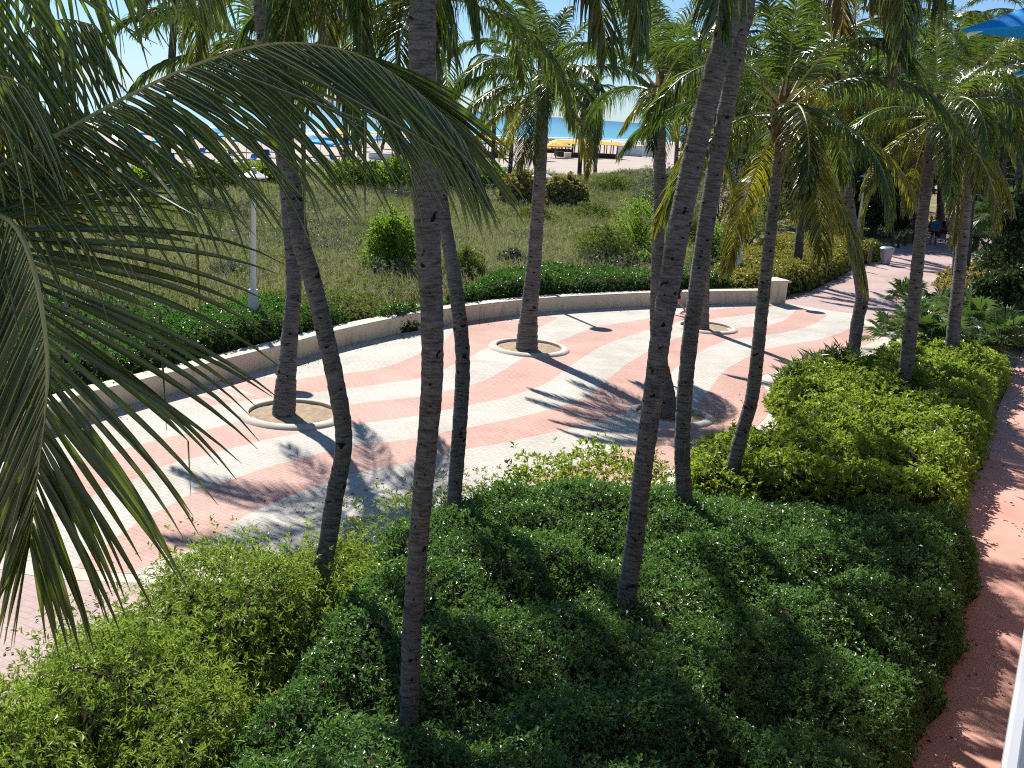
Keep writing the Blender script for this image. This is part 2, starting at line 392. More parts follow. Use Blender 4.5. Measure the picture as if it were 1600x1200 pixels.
def hedge(name, label, cat, poly, H, leaf, L, W, dens, k=6, r=0.45, cell=0.15, mound=0.22, msc=1.1, rough=0.12, seed=1, group=None, up=0.45, poke=0.05, tone_b=0.35, z0=0.0, wild=0.0, drop=0.09):
    """a planted bed: a lumpy body with shoots all over its surface"""
    rr = np.random.default_rng(seed)
    p = np.asarray(poly, float); x0, y0 = p.min(0) - cell; x1, y1 = p.max(0) + cell
    nx, ny = int((x1 - x0) / cell) + 2, int((y1 - y0) / cell) + 2
    X, Y = np.meshgrid(x0 + np.arange(nx) * cell, y0 + np.arange(ny) * cell)
    X = X + (vnoise(X, Y, 0.6, seed + 3) - .5) * 0.1
    d = polydist(X, Y, poly) + (vnoise(X, Y, 0.7, seed + 9) - 0.5) * 0.25
    e = np.clip(d / r, 0, 1); e = np.sqrt(np.clip(1 - (1 - e) ** 2.2, 0, 1))
    wv = worley(X, Y, msc, seed)
    top = 1 - mound * np.clip(wv, 0, 1.1) ** 2 * 1.4 + rough * (vnoise(X, Y, 0.45, seed + 1) - .5) * 2 + 0.10 * (vnoise(X, Y, 2.3, seed + 2) - .5) * 2
    Z = z0 + H * e * top
    V = np.stack([X, Y, Z], -1).reshape(-1, 3)
    I = np.arange(nx * ny).reshape(ny, nx)
    F = np.stack([I[:-1, :-1], I[:-1, 1:], I[1:, 1:], I[1:, :-1]], -1).reshape(-1, 4)
    keep = (d.ravel()[F] > 0).any(1); F = F[keep]
    root = thing(name, label, cat, (float(p[:, 0].mean()), float(p[:, 1].mean()), 0), 0, group)
    off = np.array(root.location)
    P, N = surf_sample(V, F, dens, rr)
    ok = P[:, 2] > 0.05; P, N = P[ok], N[ok]
    A = norm(N * 0.75 + np.array([0, 0, up]) + rr.normal(size=P.shape) * 0.38)
    pk = rr.normal(size=len(P)) * poke
    if wild: pk = pk + np.where(rr.random(len(P)) < 0.18, rr.uniform(0, wild, len(P)), 0)
    P = P + A * pk[:, None]
    tb = tone_b + (vnoise(P[:, 0], P[:, 1], 0.8, seed + 20) - .5) * 0.55 + (vnoise(P[:, 0], P[:, 1], 0.25, seed + 21) - .5) * 0.4
    LV, LF, t = leaves_from_shoots(P - off, A, k, L, W, tone=tb, rr=rr)
    mesh_np('foliage', LV, LF, M[leaf], root, t)
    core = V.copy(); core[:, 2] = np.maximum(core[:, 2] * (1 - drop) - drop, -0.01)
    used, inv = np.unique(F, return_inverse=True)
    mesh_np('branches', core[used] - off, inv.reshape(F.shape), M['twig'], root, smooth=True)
    return root, (X, Y, Z)

def dome(cx, cy, rx, ry, h, seed, nu=26, nv=12, lump=0.25):
    u = np.linspace(0, 2 * np.pi, nu, endpoint=False); v = np.linspace(0, np.pi / 2, nv)
    U, Vv = np.meshgrid(u, v)
    f = 1 + lump * (vnoise(np.cos(U) * 2 + 7 + Vv, np.sin(U) * 2 + Vv * 2, 0.7, seed) - .5) * 2 + lump * .6 * (vnoise(np.cos(U) * 3 + Vv * 3, np.sin(U) * 3 - Vv, 0.33, seed + 4) - .5) * 2
    X = np.cos(U) * np.cos(Vv) ** 0.8 * rx * f; Y = np.sin(U) * np.cos(Vv) ** 0.8 * ry * f; Z = np.sin(Vv) ** 0.85 * h * f
    V = np.stack([X, Y, Z], -1).reshape(-1, 3); I = np.arange(nu * nv).reshape(nv, nu); J = np.roll(I, -1, 1)
    return V, np.stack([I[:-1], J[:-1], J[1:], I[1:]], -1).reshape(-1, 4)

def shrub(label, cx, cy, rx, ry, h, leaf, L, W, n, k=5, seed=1, cat='shrub', group=None, name='shrub', lump=0.25, wild=0.25, tone_b=0.4, inner=0.55):
    rr = np.random.default_rng(seed)
    root = thing(name, label, cat, (cx, cy, 0), 0, group)
    V, F = dome(0, 0, rx, ry, h, seed, lump=lump)
    area = 2 * math.pi * ((rx * ry) ** .5) * h
    P, N = surf_sample(V, F, n / k / area, rr)
    depth = rr.random(len(P)) ** 2 * inner
    P = P * (1 - depth[:, None]) + np.array([0, 0, 0.15 * h]) * depth[:, None]
    A = norm(N * 0.6 + np.array([0, 0, 0.5]) + rr.normal(size=P.shape) * 0.45)
    P = P + A * (np.where(rr.random(len(P)) < 0.2, rr.uniform(0, wild, len(P)), 0))[:, None]
    tb = tone_b + (vnoise(P[:, 0] + P[:, 2] * .7, P[:, 1] - P[:, 2] * .7, 0.5, seed) - .5) * 0.7
    LV, LF, t = leaves_from_shoots(P, A, k, L, W, tone=tb, rr=rr)
    mesh_np('foliage', LV, LF, M[leaf], root, t)
    mb = MB()
    for i in range(7):
        a = i * 2.4; q = np.array([math.cos(a) * rx * .5, math.sin(a) * ry * .5, h * .62])
        mb.tube([(0, 0, -0.05), tuple(q * 0.45 + np.array([0, 0, 0.1 * h])), tuple(q)], [0.05, 0.035, 0.012], 5)
    mb.build('stem', M['twig'], root)
    return root

# ------------------------------------------------------------------ palm fronds
def frond_arrays(P, t0=0.16, nl=62, Lmax=0.85, wid=0.045, side=None, droop=(0.12, 0.75), droopL=None, tipL=None, dpow=1.3, ang=(68, 26), seed=0, kink=0.12, ridge=True, stalk=0.028, seg=6, twist=0.25, flip=1.0, lift=0.25, rib=0.0):
    """leaflets along both sides of the stalk curve P; returns leaf and stalk meshes"""
    rr = np.random.default_rng(seed)
    P, s = resample(np.asarray(P, float), 0.04); T = norm(np.gradient(P, axis=0)); L = s[-1]; tt = s / L
    V, F, tone = [], [], []; nb = 0; BV, BF = [], []
    upv = np.array([0, 0, 1.0])
    for i in range(nl):
        t = t0 + (1 - t0) * (i + 0.5) / nl
        for sg in (-1, 1):
            tj = min(0.999, max(0, t + rr.normal() * 0.004))
            p = np.array([np.interp(tj, tt, P[:, c]) for c in range(3)]); T1 = norm(np.array([np.interp(tj, tt, T[:, c]) for c in range(3)]))
            S = np.cross(T1, upv) if side is None else np.asarray(side, float) - T1 * np.dot(side, T1)
            if np.linalg.norm(S) < 0.15: S = np.array([0, 1.0, 0]) - T1 * T1[1]
            S = norm(S); N = np.cross(S, T1)
            if side is None and N[2] < 0: N = -N
            q = (t - t0) / (1 - t0)
            a = R(ang[0] + (ang[1] - ang[0]) * q + rr.normal() * 3.5)
            d0 = norm(T1 * math.cos(a) + (S * sg) * math.sin(a) + N * (lift + rr.normal() * 0.08))
            ln = Lmax * (0.42 + 0.58 * math.sin(math.pi * min(1, 0.22 + q * 0.72))) * (1 + rr.normal() * 0.07)
            if q > 0.93: ln *= 0.85
            kk = rr.random() < kink; kat = rr.uniform(0.45, 0.75)
            w0, w1 = droop
            if droopL is not None and sg < 0:
                fq = 1.0 if tipL is None else float(np.clip((q - tipL) / 0.3, 0, 1))
                w0, w1 = w0 + (droopL[0] - w0) * fq, w1 + (droopL[1] - w1) * fq
            w1 = min(0.97, w1 * (1 + rr.normal() * 0.15))
            tw = rr.normal() * twist
            pts = [p]; dirs = []
            for j in range(seg):
                f = (j + 0.5) / seg
                wv = w0 + (w1 - w0) * f ** dpow
                if kk and f > kat: wv = 0.96
                d = norm(d0 * (1 - wv) + np.array([0, 0, -1.0]) * wv); dirs.append(d); pts.append(pts[-1] + d * ln / seg)
            dirs.append(dirs[-1]); pts = np.array(pts); dirs = np.array(dirs)
            tn = float(np.clip(0.15 + rr.normal() * 0.13, 0, 0.55))
            fr = np.linspace(0, 1, seg + 1)
            ww = wid * (0.45 + 0.55 * np.clip(fr / 0.2, 0, 1)) * (1 - np.clip((fr - 0.35) / 0.65, 0, 1) ** 1.6 * 0.93)
            for j in range(seg + 1):
                d = dirs[j]; W = T1 - d * (T1 @ d)
                if np.linalg.norm(W) < 0.2: W = np.cross(d, S)
                W = norm(W); B = np.cross(d, W)
                W = W * math.cos(tw + 0.5 * sg * flip) + B * math.sin(tw + 0.5 * sg * flip); B = np.cross(d, W)
                h = ww[j] * 0.5
                if rib:  # pale midrib strip; its colour also stands in for sunlit leaflet edges
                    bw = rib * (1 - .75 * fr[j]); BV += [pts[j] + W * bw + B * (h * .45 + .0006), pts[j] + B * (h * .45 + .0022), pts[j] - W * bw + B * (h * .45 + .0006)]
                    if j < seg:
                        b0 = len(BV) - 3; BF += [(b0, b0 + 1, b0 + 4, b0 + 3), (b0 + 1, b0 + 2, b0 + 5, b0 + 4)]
                if ridge: V += [pts[j] + W * h, pts[j] + B * h * 0.45, pts[j] - W * h]; tone += [max(0, tn - .05), min(1.0, tn + .55), tn]  # ridge tone raised: midrib colour plus sun highlight painted in
                else: V += [pts[j] + W * h, pts[j] - W * h]; tone += [tn, tn]
            st = 3 if ridge else 2
            for j in range(seg):
                for c in range(st - 1):
                    a0 = nb + j * st + c; F.append((a0, a0 + 1, a0 + 1 + st, a0 + st))
            nb += (seg + 1) * st
    nr = 6; RV, RF = [], []
    for i in range(0, len(P), 2):
        T1 = T[i]; S = norm(np.cross(T1, upv) if abs(T1[2]) < .98 else np.array([0, 1.0, 0])); N = np.cross(S, T1)
        r = stalk * (1.0 - 0.88 * tt[i]) * (1.6 if tt[i] < 0.05 else 1.0)
        RV += [P[i] + (S * math.cos(2 * math.pi * k / nr) * 1.25 + N * math.sin(2 * math.pi * k / nr) * 0.8) * r for k in range(nr)]
    m = len(RV) // nr
    for i in range(m - 1):
        for k in range(nr): RF.append((i * nr + k, i * nr + (k + 1) % nr, (i + 1) * nr + (k + 1) % nr, (i + 1) * nr + k))
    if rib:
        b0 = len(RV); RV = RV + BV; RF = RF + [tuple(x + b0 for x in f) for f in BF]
    return np.array(V), np.array(F), np.array(tone), np.array(RV), np.array(RF)

def frond_object(arr, name, parent, color):
    V, F, t, RV, RF = arr
    nv = len(V)
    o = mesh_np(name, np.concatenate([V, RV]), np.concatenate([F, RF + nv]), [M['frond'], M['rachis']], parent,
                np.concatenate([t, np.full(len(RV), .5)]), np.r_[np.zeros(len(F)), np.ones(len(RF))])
    o.color = (*color, 1); return o

def arc(e0, drop, Lf=3.6, n=24, pw=1.25):
    s = np.linspace(0, 1, n); e = np.radians(e0 - drop * s ** pw)
    st = Lf / (n - 1); x = np.r_[0, np.cumsum(np.cos(e[:-1]) * st)]; z = np.r_[0, np.cumsum(np.sin(e[:-1]) * st)]
    return np.stack([x, np.zeros(n), z], 1)
BINS = [(82, 40), (66, 70), (50, 88), (34, 92), (16, 88), (0, 72), (-22, 55), (-48, 36)]
VARIANT = {}
GREEN, YOUNG, YELLOW, OLIVE, DEAD = (0.042, 0.072, 0.024), (0.048, 0.08, 0.022), (0.22, 0.185, 0.022), (0.10, 0.115, 0.025), (0.16, 0.115, 0.06)
def variant(b, v, far):
    key = (b, v, far)
    if key not in VARIANT:
        e0, dr = BINS[b]
        arr = frond_arrays(arc(e0, dr + (v - .5) * 14), nl=36 if far else 84, Lmax=0.82, wid=0.085 if far else 0.042, droop=(0.15, 0.62 + 0.05 * b if b < 6 else .9), seed=100 + b * 7 + v + (50 if far else 0), seg=4 if far else 5, ridge=not far, lift=0.3 if b < 3 else 0.1)
        o = frond_object(arr, 'frond', None, GREEN); me = o.data; COL.objects.unlink(o); bpy.data.objects.remove(o)
        VARIANT[key] = me
    return VARIANT[key]

def trunk_mesh(C, rad, parent, mat, seed, nside=16, step=0.045):
    rr = np.random.default_rng(seed)
    P, s = resample(C, step); n = len(P); T = norm(np.gradient(P, axis=0))
    r = np.interp(s / s[-1], np.linspace(0, 1, len(rad)), rad)
    # leaf scars: uneven ridges
    pos = [0]; 
    while pos[-1] < s[-1]: pos.append(pos[-1] + rr.uniform(0.055, 0.13))
    pos = np.array(pos); k = np.clip(np.searchsorted(pos, s, 'right') - 1, 0, len(pos) - 2); f = (s - pos[k]) / (pos[k + 1] - pos[k])
    ridge = 0.06 * (f - 0.5) + rr.normal(size=len(pos))[k] * 0.022
    V, UV = [], []
    u = np.array([1.0, 0, 0])
    for i in range(n):
        u = norm(u - T[i] * (u @ T[i])); v = np.cross(T[i], u)
        a = np.linspace(0, 2 * np.pi, nside + 1)
        q = r[i] * (1 + ridge[i] + 0.03 * np.sin(a * 2 + s[i] * 1.3 + seed) + 0.02 * np.sin(a * 3 - s[i] * 2.1))
        q[-1] = q[0]
        V.append(P[i] + np.outer(np.cos(a) * q, u) + np.outer(np.sin(a) * q, v)); UV.append(np.stack([a / (2 * np.pi) * 1.0 + seed * 0.37, np.full(nside + 1, s[i]) + seed * 3.1], 1))
    V = np.concatenate(V); UV = np.concatenate(UV); m = nside + 1
    I = np.arange(n * m).reshape(n, m); F = np.stack([I[:-1, :-1], I[:-1, 1:], I[1:, 1:], I[1:, :-1]], -1).reshape(-1, 4)
    return mesh_np('trunk', V, F, mat, parent, uv=UV, smooth=True), P[-1], T[-1]

def crown(root, tip, nf=20, scale=1.0, seed=0, far=False, yellow=(), dead=0, e_hi=82, e_lo=-40, skip=None, col=GREEN, extra=()):
    """fronds set in a spiral round the trunk tip"""
    rr = np.random.default_rng(seed); a = rr.uniform(0, 6.28)
    for i in range(nf):
        q = i / (nf - 1); e = e_hi + (e_lo - e_hi) * q ** 0.85 + rr.normal() * 4
        if i >= nf - dead: e = -62
        b = int(np.argmin([abs(e - x[0]) for x in BINS])); a += 2.39996 + rr.normal() * 0.12
        if skip and skip(a % 6.2832, b): continue
        me = variant(b, int(rr.integers(0, 3)), far)
        o = bpy.data.objects.new('frond', me); put(o, root)
        o.location = tuple(tip + np.array([math.cos(a), math.sin(a), 0]) * 0.08 + np.array([0, 0, 0.1 - 0.35 * q]))
        o.rotation_euler = (rr.normal() * 0.05, rr.normal() * 0.06, a)
        sc = scale * (0.72 if i < 2 else 1) * (1 + rr.normal() * 0.07); o.scale = (sc, sc, sc)
        c = np.array(col) * (1 + rr.normal() * 0.12)
        if i < 4: c = np.array(YOUNG)
        if yellow and e < yellow[0]: c = np.array(col) * (1 - yellow[1]) + np.array(YELLOW) * yellow[1]
        if i >= nf - dead: c = np.array(DEAD)
        o.color = (*[float(x) for x in c], 1)
    for (az, b, c) in extra:
        o = bpy.data.objects.new('frond', variant(b, int(rr.integers(0, 2)), far)); put(o, root)
        o.location = tuple(tip + np.array([math.cos(az), math.sin(az), -1.5]) * 0.12); o.rotation_euler = (rr.normal() * .06, rr.normal() * .06, az)
        sc = scale * (1.05 + rr.normal() * .08); o.scale = (sc, sc, sc); o.color = (*c, 1)
    mb = MB()
    prof = [(0.0, -0.75), (0.13, -0.72), (0.17, -0.5), (0.20, -0.25), (0.17, 0.0), (0.10, 0.3), (0.03, 0.6), (0, 0.62)]
    mb.lathe([(r_ * scale, z * scale) for r_, z in prof], tuple(tip), 12)
    for i in range(14):       # stubs of old stalks
        aa = i * 2.4; z = -0.6 + 0.045 * i; d = np.array([math.cos(aa), math.sin(aa), 0])
        p0 = tip + (d * 0.12 + np.array([0, 0, z])) * scale
        mb.tube([tuple(p0), tuple(p0 + (d * 0.10 + np.array([0, 0, 0.12])) * scale), tuple(p0 + (d * 0.22 + np.array([0, 0, 0.2])) * scale)], [0.05 * scale, 0.04 * scale, 0.015 * scale], 5)
    mb.build('leaf_base', M['fibre'], root, smooth=False)

PALMS = []
def palm(label, base, pts, w, z0=0.0, lean=0.0, nf=20, scale=1.0, seed=1, far=False, mat='trunk', flare=1.0, group='palms around the plaza', **kw):
    """base and pts: the trunk axis as seen from the terrace; lean: how far the top stands behind the foot"""
    b = g(base[0], base[1], z0); Y0 = b[1]
    py0 = base[1]; pyt = pts[-1][1]
    C = [b]
    for (x, y) in pts:
        f = (py0 - y) / (py0 - pyt); C.append(atY(x, y, Y0 + lean * f))
    C = np.array(C)
    if z0 > 0: C = np.vstack([b + np.array([(b - C[1])[0] * 0.2, 0, -z0 - 0.05]), C])
    else: C = np.vstack([b + np.array([0, 0, -0.12]), C])
    C = catmull(C, 8)
    foot = np.array([C[0][0], C[0][1], 0.0])
    root = thing('palm_tree', label, 'palm tree', tuple(foot), 0, group)
    rad = [x * 0.5 / FOC * Y0 for x in w]
    if flare > 1: rad = [rad[0] * flare, rad[0] * (1 + (flare - 1) * .35)] + list(np.interp(np.linspace(0.1, 1, 10), np.linspace(0, 1, len(rad)), rad))
    t, tip, _ = trunk_mesh(C - foot, rad, root, M[mat], seed)
    crown(root, tip, nf, scale, seed, far, **kw)
    PALMS.append((root, C)); return root

# ================================================================== SETTING
def sheet(name, pts, z, mat, kind='structure'):
    mb = MB(); mb.poly([(x, y, z) for x, y in pts]); o = mb.build(name, mat)
    bm = bmesh.new(); bm.from_mesh(o.data); bmesh.ops.triangulate(bm, faces=bm.faces)
    for f in bm.faces:
        if f.normal.z < 0: f.normal_flip()
    bm.to_mesh(o.data); bm.free(); return tag(o, kind=kind)

sheet('ground', [(-400, -60), (400, -60), (700, 900), (-700, 900)], -0.03, M['sand'])
# shoreline and sea: sheet with its own axes, local y runs out to sea
s0, s1 = np.array([-53.2, 205.0]), np.array([43.7, 392.0])
sd = (s1 - s0) / np.linalg.norm(s1 - s0); sn = np.array([-sd[1], sd[0]])
def seasheet(name, y0, y1, x0, x1, z, mat, wob=0, n=160):
    xs = np.linspace(x0, x1, n); lo = y0 + wob * (vnoise(xs, xs * 0, 18, 3) - .5) * 2
    V = np.concatenate([np.stack([xs, lo, xs * 0], 1), np.stack([xs, xs * 0 + y1, xs * 0], 1)])
    I = np.arange(n - 1); F = np.stack([I, I + 1, I + 1 + n, I + n], 1)
    o = mesh_np(name, V, F, mat); o.location = (s0[0], s0[1], z); o.rotation_euler = (0, 0, math.atan2(sd[1], sd[0])); return tag(o, kind='structure')
seasheet('sea', 0, 40000, -20000, 40000, -0.012, M['sea'], n=8)
seasheet('surf', -4, 5, -600, 900, 0.0, M['foam'], 3.0)
seasheet('surf', 14, 17.5, -600, 900, 0.004, M['foam'], 2.0)

# ---- wall line behind the plaza
WALL = catmull([(-9.6, 8.0), (-9.45, 13.0), (-9.2, 17.0), (-8.73, 19.8), (-8.0, 21.5), (-6.95, 23.6), (-5.84, 25.9), (-4.7, 28.4), (-2.85, 31.5), (-1.1, 33.7), (1.15, 35.9), (4.47, 38.2), (7.0, 39.6), (9.55, 40.9)], 8)
def offset_line(L, d):
    T = norm(np.gradient(L, axis=0)); N = np.stack([-T[:, 1], T[:, 0]], 1); return L + N * d

# ---- plaza outline, stripes and tree rings
S1 = G([(415, 588), (428, 590), (460, 594), (480, 591), (505, 587), (530, 585), (572, 580), (610, 572), (635, 562), (660, 551), (695, 532), (706, 520), (712, 508)])
S2 = G([(270, 640), (295, 636), (330, 634), (360, 630), (420, 622), (480, 615), (535, 609), (592, 601), (660, 591), (697, 576), (737, 557), (757, 546), (800, 530), (836, 516), (865, 501), (885, 492)])
S3 = G([(60, 745), (85, 737), (127, 723), (160, 713), (213, 697), (267, 683), (325, 672), (360, 662), (400, 654), (470, 644), (540, 634), (592, 627), (660, 620), (697, 611), (740, 601), (767, 590), (792, 576), (820, 558), (869, 535), (888, 528), (915, 517), (942, 510), (982, 503), (1018, 497), (1060, 490), (1100, 486), (1140, 482), (1175, 479), (1190, 476)])
S4 = G([(-30, 870), (5, 862), (40, 850), (67, 830), (93, 807), (127, 787), (167, 763), (217, 747), (262, 727), (300, 717), (340, 707), (380, 697), (420, 687), (457, 680), (500, 672), (540, 665), (592, 659), (655, 650), (697, 641), (740, 632), (780, 624), (812, 615), (852, 600), (881, 580), (906, 562), (937, 543), (967, 531), (994, 522), (1018, 515), (1060, 507), (1100, 501), (1137, 496), (1172, 491), (1198, 484), (1210, 476)])
S5 = G([(85, 915), (117, 888), (133, 873), (160, 857), (187, 837), (217, 817), (260, 793), (310, 767), (360, 751), (390, 740), (425, 729), (462, 719), (500, 709), (540, 699), (600, 692), (660, 684), (697, 675), (730, 669), (780, 659), (830, 648), (870, 637), (906, 625), (926, 613), (949, 594), (971, 576), (994, 560), (1018, 547), (1050, 532), (1090, 520), (1146, 513), (1172, 511), (1203, 508), (1225, 501), (1236, 492), (1243, 485), (1246, 478)])
S6 = G([(300, 860), (340, 836), (387, 805), (425, 787), (470, 770), (505, 756), (540, 744), (600, 731), (660, 719), (730, 702), (780, 694), (825, 684), (870, 675), (901, 668), (928, 660), (967, 648), (1000, 630), (1035, 597), (1050, 582), (1061, 571), (1092, 552), (1107, 543), (1137, 532), (1172, 527), (1194, 524), (1225, 520), (1247, 514), (1269, 508), (1282, 501), (1291, 494), (1294, 486)])
S7 = G([(700, 800), (850, 745), (960, 705), (1000, 690), (1040, 668), (1083, 638), (1102, 617), (1122, 591), (1137, 576), (1153, 567), (1172, 556), (1190, 547), (1212, 543), (1247, 536), (1280, 531), (1312, 521), (1328, 512), (1337, 503), (1341, 494)])
EDGE = G([(1225, 478), (1290, 491), (1337, 498), (1352, 508), (1369, 528), (1330, 548), (1262, 572), (1215, 580), (1188, 590), (1196, 608), (1204, 626), (1201, 643), (1190, 659), (1150, 690), (1060, 730), (950, 760), (800, 800), (650, 830), (500, 862), (350, 890), (260, 898), (200, 897), (133, 890), (83, 881), (33, 876), (0, 870), (-60, 852), (-100, 830)])
wall_in = [tuple(p) for p in offset_line(WALL, 0.12)]
plaza_out = [p for p in wall_in if p[1] > 15.2] + [tuple(p) for p in catmull(EDGE, 5)]
RINGS = [(-4.60, 21.55), (0.42, 29.75), (6.35, 34.8), (3.70, 23.5)]
ring_r_in, ring_r_out = [0.93, 0.95, 0.86, 0.80], [1.16, 1.18, 1.06, 1.01]
def circle(c, r, n=40): return [(c[0] + r * math.cos(2 * math.pi * i / n), c[1] + r * math.sin(2 * math.pi * i / n)) for i in range(n)]
cv, ce = [], []
def addloop(pts, closed):
    b = len(cv); cv.extend(Vector((float(p[0]), float(p[1]))) for p in pts); n = len(pts)
    ce.extend((b + i, b + (i + 1) % n) for i in range(n if closed else n - 1))
addloop(plaza_out, True)
STR = [catmull(s, 6) for s in (S1, S2, S3, S4, S5, S6, S7)]
for s in STR: addloop(s, False)
for c, r in zip(RINGS, ring_r_out): addloop(circle(c, r - 0.02), True)
res = delaunay_2d_cdt(cv, ce, [], 0, 1e-4)
TV = np.array([(v.x, v.y) for v in res[0]]); TF = np.array([list(f) for f in res[2]])
ctr = TV[TF].mean(1); cx, cy = ctr[:, 0], ctr[:, 1]
keep = inpoly(cx, cy, plaza_out)
for c, r in zip(RINGS, ring_r_out): keep &= np.hypot(cx - c[0], cy - c[1]) > r - 0.03
far_cap = lambda a, b: np.vstack([a, b[::-1]])
wl = np.array(wall_in)
# pink bands lie between pairs of lines
pink = inpoly(cx, cy, far_cap(STR[0], STR[1])) | inpoly(cx, cy, far_cap(STR[2], STR[3])) | inpoly(cx, cy, far_cap(STR[4], STR[5]))
last = np.vstack([STR[6], [(16, 34), (12, 20), (-2, 13)]]); pink |= inpoly(cx, cy, last)
TF, pink = TF[keep], pink[keep]
a2 = np.cross(TV[TF[:, 1]] - TV[TF[:, 0]], TV[TF[:, 2]] - TV[TF[:, 0]]); TF[a2 < 0] = TF[a2 < 0][:, ::-1]
tag(mesh_np('plaza', np.c_[TV, np.full(len(TV), 0.012)], TF, [M['paver_white'], M['paver_pink']], midx=pink.astype(int)), kind='structure')

# concrete border, grey-pink path and salmon walkway
sheet('border', G([(1225, 474), (1300, 486), (1345, 492), (1372, 505), (1420, 535), (1400, 560), (1300, 590), (1240, 600), (1224, 612), (1230, 630), (1224, 650), (1205, 672), (1160, 720), (1000, 790), (700, 860), (400, 915), (260, 912), (187, 911), (133, 908), (67, 903), (0, 890), (-60, 872), (-140, 835), (200, 700), (700, 600)]), 0.008, M['concrete'])
sheet('path', G([(1215, 474), (1262, 458), (1335, 420), (1372, 402), (1400, 388), (1440, 374), (1468, 352), (1484, 336), (1496, 322), (1540, 318), (1600, 330), (1640, 380), (1560, 420), (1480, 470), (1420, 530), (1330, 520)]), 0.004, M['paver_path'])
sheet('path', G([(-200, 820), (0, 880), (200, 905), (450, 910), (500, 960), (420, 1060), (200, 1250), (-250, 1300)]), 0.004, M['paver_path'])
wd = np.array([0.467, 0.885]); wn = np.array([0.885, -0.467])
wk0 = np.array([4.3, 10.03]) - wn * 0.35
wk = [tuple(wk0 + wd * s + wn * o) for s, o in ((-12, 0), (30, 0), (30, 4.6), (-12, 4.6))]
sheet('walkway', wk, 0.004, M['salmon'])
soil_poly = [tuple(wk0 + wd * s + wn * 0.05) for s in (-12, 36)] + [(34, 80), (60, 150), (40, 190), (17, 160), (5, 121), (-13, 127), (-21, 108), (-28, 91), (-36, 62), (-40, 20), (-30, -4)]
sheet('soil', soil_poly, -0.012, M['dune_soil'])

# ---- tree rings
for i, (c, ri, ro) in enumerate(zip(RINGS, ring_r_in, ring_r_out)):
    lab = ['round tree ring of pale concrete nearest the tall white lamp post', 'round tree ring of pale concrete in the middle of the striped plaza',
           'round tree ring of pale concrete near the far end of the low wall', 'round tree ring of pale concrete half hidden behind two tall trunks beside the hedge'][i]
    r = thing('tree_ring', lab, 'tree ring', (c[0], c[1], 0), 0, 'tree rings on the plaza')
    MB().lathe([(ri, -0.05), (ri, 0.078), (ri + 0.015, 0.088), (ro - 0.09, 0.080), (ro - 0.03, 0.05), (ro, 0.016), (ro, -0.05)], n=56).build('kerb', M['concrete'], r, True)
    rr = np.random.default_rng(i); n = 22
    V = [(0, 0, 0.04)]; 
    for a in range(1, 7):
        for k in range(n):
            th = 2 * math.pi * k / n; q = ri * a / 6; V.append((q * math.cos(th), q * math.sin(th), 0.002 + rr.random() * 0.022 + 0.03 * (1 - a / 6)))
    F = []
    me = MB(); vs = [me.bm.verts.new(v) for v in V]
    for k in range(n): me.bm.faces.new((vs[0], vs[1 + k], vs[1 + (k + 1) % n]))
    for a in range(5):
        for k in range(n): me.bm.faces.new((vs[1 + a * n + k], vs[1 + a * n + (k + 1) % n], vs[1 + (a + 1) * n + (k + 1) % n], vs[1 + (a + 1) * n + k]))
    me.build('soil', M['ring_soil'], r, True)

# ---- low wall
wroot = thing('low_wall', 'long curved low wall of cream stucco edging the striped plaza', 'wall', (WALL[60][0], WALL[60][1], 0))
def strip_solid(name, prof, mat, line):
    """profile (offset, z) swept along the line"""
    Vv = []
    for d, z in prof: L = offset_line(line, d); Vv.append(np.c_[L, np.full(len(L), z)])
    Vv = np.stack(Vv, 1); n, m = Vv.shape[:2]; I = np.arange(n * m).reshape(n, m); J = np.roll(I, -1, 1)
    F = np.stack([I[:-1], J[:-1], J[1:], I[1:]], -1).reshape(-1, 4)
    return mesh_np(name, Vv.reshape(-1, 3) - np.array(wroot.location), F, mat, wroot)
strip_solid('wall_body', [(0, -0.1), (0, 0.44), (0.40, 0.44), (0.40, -0.1)], M['stucco'], WALL)
CV, CF, nb_ = [], [], 0
WL, ws = resample(WALL, 0.1); prof = [(-0.035, 0.443), (-0.035, 0.50), (-0.015, 0.52), (0.415, 0.52), (0.435, 0.50), (0.435, 0.443)]
for i0 in range(0, len(WL) - 1, 16):          # coping stones with open joints
    seg_ = WL[i0:i0 + 17].copy()
    if len(seg_) < 2: continue
    e0 = norm(seg_[1] - seg_[0]); e1 = norm(seg_[-1] - seg_[-2]); seg_[0] += e0 * 0.008; seg_[-1] -= e1 * 0.008
    dz = float(rng.normal() * 0.003)
    Vv = np.stack([np.c_[offset_line(seg_, d), np.full(len(seg_), z + (dz if z > .46 else 0))] for d, z in prof], 1); n_, m_ = Vv.shape[:2]
    I = np.arange(n_ * m_).reshape(n_, m_) + nb_; J = np.roll(I, -1, 1)
    CV.append(Vv.reshape(-1, 3)); CF.append(np.stack([I[:-1], J[:-1], J[1:], I[1:]], -1).reshape(-1, 4)); nb_ += n_ * m_
    for q in (I[0], I[-1]): CF.append(np.array([[q[0], q[1], q[4], q[5]], [q[1], q[2], q[3], q[4]]]))
mesh_np('wall_cap', np.concatenate(CV) - np.array(wroot.location), np.concatenate(CF), M['stucco_cap'], wroot)
pe = np.array([10.0, 41.25]) - np.array(wroot.location)[:2]
MB().box((pe[0], pe[1], 0.42), (0.72, 0.72, 0.88), R(26), 0.015).build('pillar', M['stucco'], wroot)
MB().box((pe[0], pe[1], 0.905), (0.90, 0.90, 0.09), R(26), 0.02).build('pillar_cap', M['stucco_cap'], wroot)

